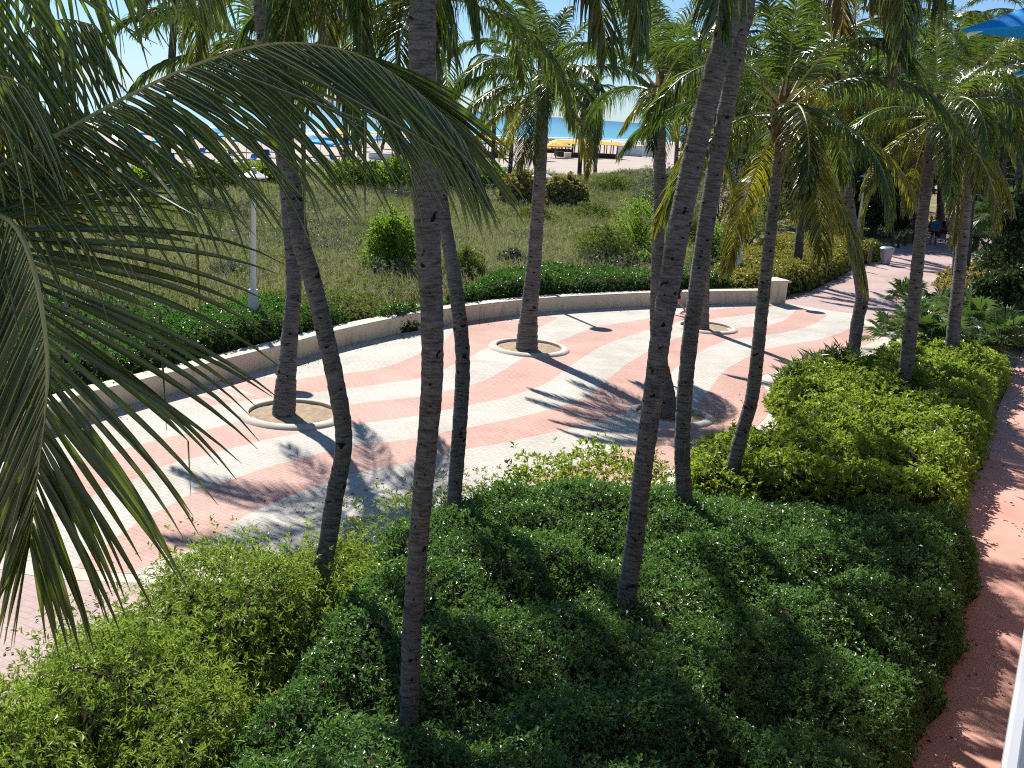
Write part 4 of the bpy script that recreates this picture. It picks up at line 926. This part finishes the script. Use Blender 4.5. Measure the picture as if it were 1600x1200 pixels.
palm('left one of the two tall thin palms in front of the beach hut', (905, 280), [(907, 240), (911, 190), (916, 138)], [7, 6.5, 6, 6], nf=16, seed=20, far=True, mat='trunk_dark', group=far, scale=0.9)
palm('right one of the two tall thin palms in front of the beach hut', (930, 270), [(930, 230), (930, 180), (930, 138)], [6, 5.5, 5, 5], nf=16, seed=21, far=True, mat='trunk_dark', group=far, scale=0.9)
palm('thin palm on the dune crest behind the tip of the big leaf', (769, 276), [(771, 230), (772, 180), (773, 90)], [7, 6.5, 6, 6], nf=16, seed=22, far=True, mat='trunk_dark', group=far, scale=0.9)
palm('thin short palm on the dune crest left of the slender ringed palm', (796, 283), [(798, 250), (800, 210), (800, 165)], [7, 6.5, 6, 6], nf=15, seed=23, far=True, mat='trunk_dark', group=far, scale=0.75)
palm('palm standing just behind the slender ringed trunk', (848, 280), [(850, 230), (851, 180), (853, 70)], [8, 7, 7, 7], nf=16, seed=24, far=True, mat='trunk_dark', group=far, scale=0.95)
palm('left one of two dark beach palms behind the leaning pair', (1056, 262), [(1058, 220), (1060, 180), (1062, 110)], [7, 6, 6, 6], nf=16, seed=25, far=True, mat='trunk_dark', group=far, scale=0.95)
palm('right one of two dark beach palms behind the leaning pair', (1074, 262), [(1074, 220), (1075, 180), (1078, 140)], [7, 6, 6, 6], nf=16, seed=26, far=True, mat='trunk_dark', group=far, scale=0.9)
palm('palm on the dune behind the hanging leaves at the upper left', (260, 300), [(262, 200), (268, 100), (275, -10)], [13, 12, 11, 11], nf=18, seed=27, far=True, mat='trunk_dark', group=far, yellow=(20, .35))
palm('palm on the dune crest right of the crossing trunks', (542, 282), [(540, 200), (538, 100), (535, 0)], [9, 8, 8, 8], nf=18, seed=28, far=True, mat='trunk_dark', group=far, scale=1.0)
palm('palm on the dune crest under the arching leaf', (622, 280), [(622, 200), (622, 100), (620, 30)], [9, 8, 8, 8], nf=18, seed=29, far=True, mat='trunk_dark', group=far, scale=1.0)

for lb, ba, pt, w_, sd in [('palm with a dark full crown between the yellowing palm and the bent palm', (1262, 372), [(1264, 300), (1268, 180), (1272, 45)], [11, 10, 9, 9], 31),
                         ('palm whose dark crown fills the gap above the pale ringed palm', (1470, 372), [(1470, 300), (1472, 180), (1478, 40)], [12, 11, 10, 10], 32),
                         ('palm with its crown at the top edge left of the blue parasol', (1432, 380), [(1432, 300), (1430, 150), (1425, -40)], [12, 11, 10, 10], 33),
                         ('palm with its dark crown below the second blue parasol', (1560, 400), [(1562, 330), (1566, 260), (1572, 190)], [13, 12, 11, 11], 34),
                         ('palm behind the leaning pair with its crown over the silvery shrubs', (1150, 345), [(1150, 280), (1148, 180), (1146, 60)], [10, 9, 8, 8], 35),
                         ('palm with its crown at the top edge right of the slender ringed palm', (935, 360), [(938, 250), (942, 120), (945, -30)], [12, 11, 10, 10], 36)]:
    if sd != 36: palm(lb, ba, pt, w_, nf=20, seed=sd, far=True, mat='trunk_dark', group=far, yellow=(-5, .3))

# ---- the near palm beside the terrace: its crown hangs into the view from the left
CRN = atY(-135, 330, 5.6)
near_root = thing('palm_tree', 'nearest palm, its long fringed leaves hanging in from the left edge', 'palm tree', (CRN[0] - 0.35, CRN[1] + 0.2, 0), 0, 'palms around the plaza')
NR = np.array(near_root.location)
cc = catmull([(0, 0, -.1), (0.05, -.02, 2.0), (0.2, -.1, 4.2), tuple(CRN - NR)], 8)
_, tip, _ = trunk_mesh(cc, [0.2, 0.15, 0.14, 0.13], near_root, M['trunk'], 40)
def big_frond(px, nl, Lm, wid, seed, color, **kw):
    P = catmull([CRN] + [atY(x, y, d) for x, y, d in px], 10)
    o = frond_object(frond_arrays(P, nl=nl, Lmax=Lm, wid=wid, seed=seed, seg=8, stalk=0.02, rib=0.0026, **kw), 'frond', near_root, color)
    o.location = -near_root.location; return o
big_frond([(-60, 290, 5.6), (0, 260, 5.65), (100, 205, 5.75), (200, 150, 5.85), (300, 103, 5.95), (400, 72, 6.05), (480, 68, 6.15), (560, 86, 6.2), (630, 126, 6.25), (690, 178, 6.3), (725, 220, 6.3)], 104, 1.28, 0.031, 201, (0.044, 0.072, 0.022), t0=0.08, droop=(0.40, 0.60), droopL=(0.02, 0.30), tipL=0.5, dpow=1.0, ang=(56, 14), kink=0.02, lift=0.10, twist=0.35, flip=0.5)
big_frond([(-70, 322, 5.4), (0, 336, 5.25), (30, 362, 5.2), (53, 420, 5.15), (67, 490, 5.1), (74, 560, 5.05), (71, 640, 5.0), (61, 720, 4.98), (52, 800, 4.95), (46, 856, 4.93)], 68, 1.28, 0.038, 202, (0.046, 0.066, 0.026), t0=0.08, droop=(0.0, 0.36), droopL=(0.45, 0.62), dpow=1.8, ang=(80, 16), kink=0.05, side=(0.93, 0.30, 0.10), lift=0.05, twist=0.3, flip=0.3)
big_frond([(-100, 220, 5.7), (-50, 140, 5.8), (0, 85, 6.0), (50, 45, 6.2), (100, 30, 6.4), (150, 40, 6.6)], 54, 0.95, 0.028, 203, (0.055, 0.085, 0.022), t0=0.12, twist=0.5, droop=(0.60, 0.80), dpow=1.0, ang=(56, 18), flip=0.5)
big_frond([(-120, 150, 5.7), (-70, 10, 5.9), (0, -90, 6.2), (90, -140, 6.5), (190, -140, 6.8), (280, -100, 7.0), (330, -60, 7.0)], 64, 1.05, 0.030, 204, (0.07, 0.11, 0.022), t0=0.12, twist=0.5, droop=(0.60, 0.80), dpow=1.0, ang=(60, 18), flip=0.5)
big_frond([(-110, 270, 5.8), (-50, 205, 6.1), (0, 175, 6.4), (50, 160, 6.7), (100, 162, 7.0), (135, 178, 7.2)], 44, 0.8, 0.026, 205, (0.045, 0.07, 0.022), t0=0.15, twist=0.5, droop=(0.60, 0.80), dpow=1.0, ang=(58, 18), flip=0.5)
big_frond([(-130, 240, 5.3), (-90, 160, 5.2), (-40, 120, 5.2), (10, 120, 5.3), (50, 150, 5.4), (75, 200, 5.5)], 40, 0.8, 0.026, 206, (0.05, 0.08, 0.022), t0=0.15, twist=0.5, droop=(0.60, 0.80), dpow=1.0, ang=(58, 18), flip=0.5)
crown(near_root, tip, 13, 0.95, 41, e_hi=80, e_lo=10, skip=lambda a, b: (a < 1.9 or a > 4.4))

# ================================================================== LAMPS, WALKERS, BEACH, TERRACE
def lamp(label, x, y, h):
    r = thing('lamp_post', label, 'lamp post', (x, y, 0), 0, 'white lamp posts')
    MB().lathe([(0.0, -.05), (0.20, -.05), (0.20, 0.12), (0.165, 0.16), (0.15, 0.6), (0.125, h * .30), (0.135, h * .31), (0.12, h * .33), (0, h * .33)], n=16).build('base', M['white_paint'], r, True)
    MB().lathe([(0.085, h * .32), (0.075, h * .6), (0.058, h * .86), (0.075, h * .865), (0.075, h * .875), (0.05, h * .885), (0, h * .885)], n=14).build('pole', M['white_paint'], r, True)
    ln = MB().lathe([(0, h * .88), (0.06, h * .885), (0.12, h * .91), (0.15, h * .955), (0.13, h * .965), (0, h * .965)], n=16).build('lantern', M['grey_paint'], r, True)
    MB().lathe([(0.0, h * .962), (0.36, h * .962), (0.37, h * .968), (0.20, h * .985), (0.07, h * 1.0), (0.05, h * 1.015), (0.0, h * 1.02)], n=24).build('shade', M['white_paint'], ln, True)
lamp('tall white lamp post behind the wall beside the first tree ring', -7.05, 27.76, 4.65)
lamp('white lamp post hidden behind the slender ringed trunk', *g(833, 470)[:2], 4.6)
c = g(1337, 378); lamp('white lamp post behind the bent palm trunk', c[0], c[1], 4.3)
lamp('white lamp post hidden behind the straight palm from the bright hedge', 9.1, 44.2, 4.6)
for i, (x, y, t) in enumerate([(1424, 350, 294), (1462, 342, 270), (1489, 335, 290)]):
    c = g(x, y); h = atY(x, t, c[1])[2]
    r = thing('light_pole', ['thin grey light pole left of the pale ringed trunk', 'thin grey light pole above the walkers', 'thin grey light pole at the far end of the path'][i], 'light pole', tuple(c), 0, 'thin poles along the far path')
    MB().lathe([(0.12, 0), (0.10, .5), (0.08, h), (0, h)], n=8).build('pole', M['white_paint'], r, True)
    MB().box((0, 0, h + .06), (.5, .18, .1), .4, .02).build('lamp_head', M['grey_paint'], r)

def skin_mesh(name, joints, edges, mat, parent, lev=2, root=0):
    me = bpy.data.meshes.new(name); me.from_pydata([j[0] for j in joints], edges, []); o = put(bpy.data.objects.new(name, me), parent)
    m = o.modifiers.new('skin', 'SKIN'); m.use_smooth_shade = True
    for v, j in zip(me.skin_vertices[0].data, joints):
        rr_ = j[1] if hasattr(j[1], '__len__') else (j[1], j[1]); v.radius = rr_
        v.use_root = False
    me.skin_vertices[0].data[root].use_root = True
    s = o.modifiers.new('sub', 'SUBSURF'); s.levels = lev; s.render_levels = lev
    me.materials.append(mat); return o
def person(label, x, y, face, H=1.75, skin='skin', top='shirt_blue', short='cloth_dark', shoe='cloth_dark', stride=0.25, long_top=True):
    """face: heading angle; body stands on the ground in mid stride"""
    k = H / 1.75; r = thing('person', label, 'person', (x, y, 0), face - math.pi / 2, 'people on the promenade')
    s = stride * k
    J = [((0, 0, .93 * k), (.15 * k, .11 * k)), ((0, 0, 1.12 * k), (.135 * k, .10 * k)), ((0, .01, 1.34 * k), (.16 * k, .11 * k)), ((0, 0, 1.46 * k), (.09 * k, .08 * k)), ((0, .015, 1.53 * k), .055 * k), ((0, .03, 1.62 * k), (.075 * k, .09 * k)), ((0, .03, 1.70 * k), (.07 * k, .085 * k))]
    E_ = [(0, 1), (1, 2), (2, 3), (3, 4), (4, 5), (5, 6)]
    for sg in (-1, 1):
        f = sg * s; b = len(J)
        J += [((sg * .10 * k, 0, .86 * k), .085 * k), ((sg * .105 * k, f * .45 + .03, .48 * k), .06 * k), ((sg * .11 * k, f - (.06 if f < 0 else 0), .10 * k + (.05 if f < 0 else 0)), .038 * k), ((sg * .12 * k, f + .13 * k, .035 * k), (.045 * k, .03 * k))]
        E_ += [(0, b), (b, b + 1), (b + 1, b + 2), (b + 2, b + 3)]
        a = len(J); h = -sg * s * .8
        J += [((sg * .19 * k, 0, 1.42 * k), .055 * k), ((sg * .25 * k, h * .25 - .03, 1.13 * k), .042 * k), ((sg * .25 * k, h * .75 + .05, .90 * k), .032 * k), ((sg * .245 * k, h * .95 + .07, .81 * k), (.02 * k, .04 * k))]
        E_ += [(3, a), (a, a + 1), (a + 1, a + 2), (a + 2, a + 3)]
    skin_mesh('body', J, E_, M[skin], r)
    JT = [((0, 0, .90 * k), (.175 * k, .14 * k)), ((0, 0, 1.12 * k), (.165 * k, .13 * k)), ((0, .01, 1.34 * k), (.185 * k, .135 * k)), ((0, 0, 1.455 * k), (.10 * k, .09 * k))]
    ET = [(0, 1), (1, 2), (2, 3)]
    if long_top:
        for sg in (-1, 1):
            a = len(JT); JT += [((sg * .19 * k, 0, 1.42 * k), .075 * k), ((sg * .24 * k, -sg * s * .15 - .02, 1.20 * k), .065 * k)]; ET += [(3, a), (a, a + 1)]
    skin_mesh('shirt', JT, ET, M[top], r)
    JS = [((0, 0, .96 * k), (.17 * k, .135 * k))]; ES = []
    for sg in (-1, 1):
        a = len(JS); JS += [((sg * .10 * k, 0, .84 * k), .11 * k), ((sg * .105 * k, sg * s * .4 + .03, .54 * k), .088 * k)]; ES += [(0, a), (a, a + 1)]
    skin_mesh('shorts', JS, ES, M[short], r)
    skin_mesh('hair', [((0, .0, 1.60 * k), (.07 * k, .07 * k)), ((0, .005, 1.69 * k), (.085 * k, .095 * k)), ((0, .03, 1.735 * k), (.06 * k, .07 * k))], [(0, 1), (1, 2)], M['hair'], r, 1)
    for sg in (-1, 1):
        f = sg * s; z = .05 if f < 0 else 0
        skin_mesh('shoe', [((sg * .11 * k, f - .04 - (.06 if f < 0 else 0), .05 + z), (.05, .045)), ((sg * .118 * k, f + .06, .04 + z * .5), (.052, .038)), ((sg * .12 * k, f + .15, .032), (.042, .026))], [(0, 1), (1, 2)], M[shoe], r, 1)
    return r
c = g(1457, 382); person('person in a blue shirt and dark shorts walking away along the path', c[0], c[1], R(60), 1.78, 'skin_dark', 'shirt_blue')
c = g(1473, 378); person('person in dark clothes walking at the right of the one in blue', c[0], c[1], R(60), 1.66, 'skin_dark', 'cloth_dark', stride=.3)
c = g(1053, 490); person('jogger in pink top and white shoes half hidden behind the leaning palm', c[0], c[1], R(190), 1.7, 'skin', 'cloth_pink', 'cloth_dark', 'cloth_white', .32)

# litter bin, hedge posts and the rope fence
c = g(1383, 413)
r = thing('litter_bin', 'white tapered litter bin at the end of the golden hedge', 'bin', tuple(c))
M['bin'] = simple('bin_paint', (0.34, 0.38, 0.43), (0.42, 0.46, 0.51), 5, 0.4, 0.4)
MB().lathe([(0, 0.03), (.22, .03), (.27, .3), (.34, .78), (.36, .8), (.33, .8), (.25, .4), (0, .4)], n=18).build('bin_body', M['bin'], r, True)
MB().lathe([(.30, .80), (.39, .805), (.40, .85), (.33, .93), (.18, .97), (.17, .9), (.30, .84)], n=18).build('bin_rim', M['bin'], r, True)
for k in range(3): MB().tube([(math.cos(k * 2.1) * .18, math.sin(k * 2.1) * .18, .1), (math.cos(k * 2.1) * .2, math.sin(k * 2.1) * .2, -.02)], .03, 6).build('leg', M['grey_paint'], r)
for i, (x, y) in enumerate([(1357, 415), (1340, 422)]):
    c = g(x, y); p = MB().lathe([(.09, -.1), (.10, .5), (.085, 1.15), (.06, 1.2), (0, 1.2)], n=10).build('wooden_post', M['wood'], None, True)
    p.location = tuple(c); tag(p, ['grey wooden post against the short golden hedge', 'grey wooden post between the two golden hedges'][i], 'post', 'wooden posts by the golden hedge')
fr = thing('rope_fence', 'rope fence of dark posts with yellow rope along the path', 'fence', tuple(g(1402, 388)))
fo = np.array(fr.location); fps = [g(*p) - fo for p in [(1392, 392), (1403, 388), (1414, 384), (1428, 378), (1441, 371), (1452, 362), (1462, 353), (1470, 346)]]
for p in fps: MB().lathe([(.09, -.1), (.09, 1.1), (.07, 1.18), (0, 1.18)], tuple(p), 8).build('post', M['dark_wood'], fr, True)
mb = MB()
for a, b in zip(fps[:-1], fps[1:]): mb.tube([tuple(a + (b - a) * t + np.array([0, 0, 1.05 - .35 * 4 * t * (1 - t)])) for t in np.linspace(0, 1, 9)], .045, 6)
mb.build('rope', M['rope'], fr)

# ---- beach: parasols, loungers, huts
def beach_parasol(loc, label, cloth, rad, h, group, tilt=0.0):
    r = thing('beach_parasol', label, 'parasol', loc, random.uniform(0, 6), group)
    m = MB(); n = 8
    ap = (math.sin(tilt) * .3, 0, h + rad * .34)
    rim = [(rad * math.cos(2 * math.pi * i / n), rad * math.sin(2 * math.pi * i / n), h - math.sin(tilt) * rad * math.cos(2 * math.pi * i / n)) for i in range(n)]
    for i in range(n):
        a, b = rim[i], rim[(i + 1) % n]; m.poly([ap, a, b]); m.poly([a, (a[0], a[1], a[2] - .18), (b[0], b[1], b[2] - .18), b])
    bmesh.ops.remove_doubles(m.bm, verts=m.bm.verts, dist=1e-4); bmesh.ops.solidify(m.bm, geom=m.bm.faces[:], thickness=0.02)
    m.build('canopy', M[cloth], r)
    MB().tube([(0, 0, -.2), (0, 0, h + .3)], .03, 6).build('pole', M['wood'], r); return r
def copy_tree(o, parent=None):
    c_ = o.copy(); COL.objects.link(c_)
    if parent is not None: c_.parent = parent
    for ch in list(o.children): copy_tree(ch, c_)
    return c_
pb = None
blue_px = [(238, 240), (262, 252), (276, 238), (300, 246), (318, 236), (335, 232), (352, 240), (372, 236), (385, 248), (398, 232), (408, 244), (424, 236), (488, 244), (500, 252), (515, 242), (530, 250), (545, 244), (590, 240), (612, 238), (640, 246), (700, 240), (745, 242)]
for i, (x, y) in enumerate(blue_px):
    c = g(x, y)
    o = pb = beach_parasol(tuple(c), 'x', 'blue_cloth', 1.5, 2.0, 'blue beach parasols', .1) if pb is None else copy_tree(pb)
    o.location = tuple(c); o.rotation_euler = (0, 0, random.uniform(0, 6)); o['label'] = 'small blue parasol set up on the sand near the water'
py_ = None
yel_px = [(520, 228), (533, 224), (556, 228), (600, 232), (622, 234), (730, 244), (745, 240), (760, 242), (775, 240), (832, 246), (842, 250), (862, 246), (876, 246), (572, 236)]
for i, (x, y) in enumerate(yel_px):
    c = g(x, y)
    o = py_ = beach_parasol(tuple(c), 'x', 'yellow_cloth', 1.9, 1.9, 'yellow beach parasols', .0) if py_ is None else copy_tree(py_)
    o.location = tuple(c); o.rotation_euler = (0, 0, random.uniform(0, 6)); o['label'] = 'yellow parasol shading the sand near the beach huts'
lg = None
for i, (x, y) in enumerate([(246, 246), (268, 254), (290, 250), (312, 244), (342, 246), (365, 248), (392, 254), (418, 246), (494, 250), (508, 256), (524, 254), (540, 252), (600, 246), (712, 248), (738, 250), (632, 250)]):
    c = g(x, y)
    if lg is None:
        lg = o = thing('sun_lounger', 'blue sun lounger on the sand beneath the blue parasols', 'sun lounger', tuple(c), 0, 'blue loungers on the beach')
        MB().box((0, 0, .32), (.65, 1.3, .1), 0, .02).build('seat', M['navy_cloth'], o)
        bk = MB().box((0, 0, 0), (.65, .75, .1), 0, .02).build('backrest', M['navy_cloth'], o); bk.location = (0, .92, .55); bk.rotation_euler = (R(42), 0, 0)
        for a in (-.27, .27):
            for b in (-.6, .6): MB().tube([(a, b, -.02), (a, b, .3)], .025, 5).build('leg', M['white_paint'], o)
    else: o = copy_tree(lg)
    o.location = tuple(c); o.rotation_euler = (0, 0, random.uniform(-.4, .9))
def hut(label, x0, x1, ybase, ytop, roof):
    a, b = g(x0, ybase), g(x1, ybase); m = (a + b) / 2; wd_ = np.linalg.norm(b - a); h = atY((x0 + x1) / 2, ytop, m[1])[2]
    r = thing('beach_hut', label, 'beach hut', tuple(m), math.atan2(b[1] - a[1], b[0] - a[0]) * .3, 'huts on the beach')
    MB().box((0, 0, .3), (wd_ * .92, 2.2, .9), 0, .03).build('counter', M['dark_wood'], r)
    mb = MB(); hw = wd_ * .6
    for s in (-1, 1): mb.poly([(-hw, s * 1.9, h * .80), (hw, s * 1.9, h * .80), (hw * .8, 0, h), (-hw * .8, 0, h)]); mb.poly([(s * hw, -1.9, h * .80), (s * hw, 1.9, h * .80), (s * hw * .8, 0, h)])
    bmesh.ops.remove_doubles(mb.bm, verts=mb.bm.verts, dist=1e-4); bmesh.ops.recalc_face_normals(mb.bm, faces=mb.bm.faces); bmesh.ops.solidify(mb.bm, geom=mb.bm.faces[:], thickness=.06)
    mb.build('roof', M[roof], r)
    for k in range(6):
        for s in (-1, 1): MB().box((-wd_ * .45 + wd_ * .18 * k, s * 1.0, h * .4), (.14, .14, h * .82)).build('post', M['dark_wood'], r)
hut('open dark-posted beach hut with yellow roof left of the thin palms', 881, 908, 245, 219, 'yellow_cloth')
hut('open dark-posted beach hut with yellow roof right of the thin palms', 921, 948, 246, 220, 'yellow_cloth')
hut('low brown beach hut half hidden by the slender ringed palm', 850, 878, 238, 217, 'dark_wood')
hut('yellow-roofed stand behind the fringe of the arching leaf', 735, 772, 244, 214, 'yellow_cloth')
def boxthing(name, label, cat, x0, x1, yb, yt, mat, mat2, group=None):
    a, b = g(x0, yb), g(x1, yb); m = (a + b) / 2; wd_ = np.linalg.norm(b - a); h = atY((x0 + x1) / 2, yt, m[1])[2]
    r = thing(name, label, cat, tuple(m), 0, group)
    MB().box((0, 0, h / 2), (wd_, 1.6, h), 0, .06).build('body', M[mat], r); MB().box((0, 0, h + .03), (wd_ * 1.06, 1.75, .08), 0, .02).build('lid', M[mat2], r)
boxthing('storage_box', 'bright orange storage box between the two beach huts', 'box', 910, 920, 245, 232, 'orange_cloth', 'orange_cloth')
boxthing('cabana', 'white cloth cabana on the sand right of the huts', 'cabana', 974, 990, 243, 227, 'cloth_white', 'cloth_white', 'white cabanas on the beach')
boxthing('cabana', 'wider white cloth cabana farthest right on the sand', 'cabana', 992, 1008, 243, 228, 'cloth_white', 'cloth_white', 'white cabanas on the beach')
boxthing('storage_box', 'low white chest on the sand behind the arching leaf', 'box', 585, 612, 249, 240, 'cloth_white', 'grey_paint')
boxthing('storage_box', 'small white cooler beside the left beach hut', 'box', 884, 889, 246, 239, 'cloth_white', 'white_paint')
mp = None
for i, (x, y) in enumerate([(963, 250), (1005, 232), (955, 229), (560, 246), (617, 252), (596, 244), (440, 240), (868, 247), (700, 252), (1012, 226)]):
    c = g(x, y)
    if mp is None:
        mp = o = thing('person', 'tiny beachgoer standing on the bright sand near the huts', 'person', tuple(c), 0, 'people on the beach')
        skin_mesh('body', [((0, 0, .95), (.15, .11)), ((0, 0, 1.3), (.18, .12)), ((0, 0, 1.5), .06), ((0, 0, 1.66), .1), ((-.1, .05, .5), .07), ((-.11, .1, .05), .05), ((.1, -.05, .5), .07), ((.11, -.1, .05), .05), ((-.25, 0, 1.1), .045), ((-.26, .08, .85), .035), ((.25, 0, 1.1), .045), ((.26, .08, .85), .035)],
                  [(0, 1), (1, 2), (2, 3), (0, 4), (4, 5), (0, 6), (6, 7), (2, 8), (8, 9), (2, 10), (10, 11)], M['skin_dark'], o, 1)
        skin_mesh('shorts', [((0, 0, .98), (.17, .13)), ((-.1, .02, .7), .1), ((.1, -.02, .7), .1)], [(0, 1), (0, 2)], M['navy_cloth'], o, 1)
    else: o = copy_tree(mp)
    o.location = tuple(c); o.rotation_euler = (0, 0, random.uniform(0, 6))

# ---- terrace edge under the viewer: slab, rail, blue parasols
tr = thing('terrace', 'white terrace edge with a metal handrail at the lower right corner', 'terrace', (3.0, 4.0, 0))
def tp(s, o, z): return (0.018 + wd[0] * s + wn[0] * o - 3.0, wd[1] * s + wn[1] * o - 4.0, z)
mb = MB(); q = [(-4, .12), (22, .12), (22, 7), (-4, 7)]
lo = [mb.bm.verts.new(tp(s, o, 4.62)) for s, o in q]; hi = [mb.bm.verts.new(tp(s, o, 4.9)) for s, o in q]
mb.bm.faces.new(hi); mb.bm.faces.new(lo[::-1])
for i in range(4): mb.bm.faces.new((lo[i], lo[(i + 1) % 4], hi[(i + 1) % 4], hi[i]))
mb.build('slab', M['stucco_cap'], tr)
mb = MB(); q = [(-4, 5.2), (22, 5.2), (22, 7), (-4, 7)]
lo = [mb.bm.verts.new(tp(s, o, -.1)) for s, o in q]; hi = [mb.bm.verts.new(tp(s, o, 4.61)) for s, o in q]
mb.bm.faces.new(hi); mb.bm.faces.new(lo[::-1])
for i in range(4): mb.bm.faces.new((lo[i], lo[(i + 1) % 4], hi[(i + 1) % 4], hi[i]))
mb.build('wall', M['stucco'], tr)
rl = MB(); prof = [(0.0, 5.925), (0.0, 5.955), (0.004, 5.962), (0.012, 5.962), (0.014, 5.955), (0.018, 5.955), (0.020, 5.966), (0.026, 5.970), (0.030, 5.968), (0.032, 5.960), (0.036, 5.960), (0.040, 5.972), (0.115, 5.972), (0.120, 5.965), (0.120, 5.925)]
A = [rl.bm.verts.new(tp(-4, o, z)) for o, z in prof]; B = [rl.bm.verts.new(tp(22, o, z)) for o, z in prof]
for i in range(len(prof)): rl.bm.faces.new((A[i], A[(i + 1) % len(prof)], B[(i + 1) % len(prof)], B[i]))
rl.bm.faces.new(A[::-1]); rl.bm.faces.new(B)
hr = rl.build('handrail', M['rail_metal'], tr)
for s in np.arange(-3.5, 22, 1.5):
    MB().tube([tp(s, .14, 4.9), tp(s, .10, 5.93)], .02, 8).build('post', M['rail_metal'], tr)
def terrace_parasol(label, corner, toward, half):
    cn = np.array(corner); ctr = cn[:2] + np.array(toward) * half; hem = cn[2]
    r = thing('parasol', label, 'parasol', (ctr[0], ctr[1], 4.9), math.atan2(-toward[1], -toward[0]), 'blue parasols on the terrace')
    z = hem - 4.9; m = MB(); n = 4; ap = (0, 0, z + half * .50); seg = 6
    for i in range(n):
        a = np.array([half * math.cos(2 * math.pi * i / n), half * math.sin(2 * math.pi * i / n), z]); b = np.array([half * math.cos(2 * math.pi * (i + 1) / n), half * math.sin(2 * math.pi * (i + 1) / n), z])
        for k in range(seg):
            f0, f1 = k / seg, (k + 1) / seg
            def pt(e, f):
                p = np.array(ap) + (e - np.array(ap)) * f; p[2] -= .06 * math.sin(math.pi * f); return tuple(p)
            md = (a + b) / 2; md = md * np.array([.97, .97, 1]); 
            m.poly([pt(a, f0), pt(a, f1), pt(md, f1), pt(md, f0)] if k else [ap, pt(a, f1), pt(md, f1)])
            m.poly([pt(md, f0), pt(md, f1), pt(b, f1), pt(b, f0)] if k else [ap, pt(md, f1), pt(b, f1)])
    bmesh.ops.remove_doubles(m.bm, verts=m.bm.verts, dist=1e-4); bmesh.ops.recalc_face_normals(m.bm, faces=m.bm.faces); bmesh.ops.solidify(m.bm, geom=m.bm.faces[:], thickness=0.015)
    m.build('canopy', M['blue_cloth'], r)
    for i in range(4):
        a = 2 * math.pi * i / 4; MB().tube([(0, 0, z + half * .46), (half * .55 * math.cos(a), half * .55 * math.sin(a), z + half * .19), (half * .985 * math.cos(a), half * .985 * math.sin(a), z - .03)], .014, 6).build('rib', M['white_paint'], r)
    MB().tube([(0, 0, 0), (0, 0, z + half * .52)], .03, 10).build('pole', M['white_paint'], r, True)
    MB().lathe([(0, 0.002), (.3, .002), (.3, .08), (.06, .12), (0, .12)], n=20).build('base', M['grey_paint'], r, True)
terrace_parasol('bright blue parasol whose corner reaches in at the upper right', atY(1503, 46, 6.5), (0.914, -0.407), 2.0)
terrace_parasol('second blue parasol, farther along the terrace, only its tip in view', atY(1583, 114, 10.5), (0.914, -0.407), 2.0)
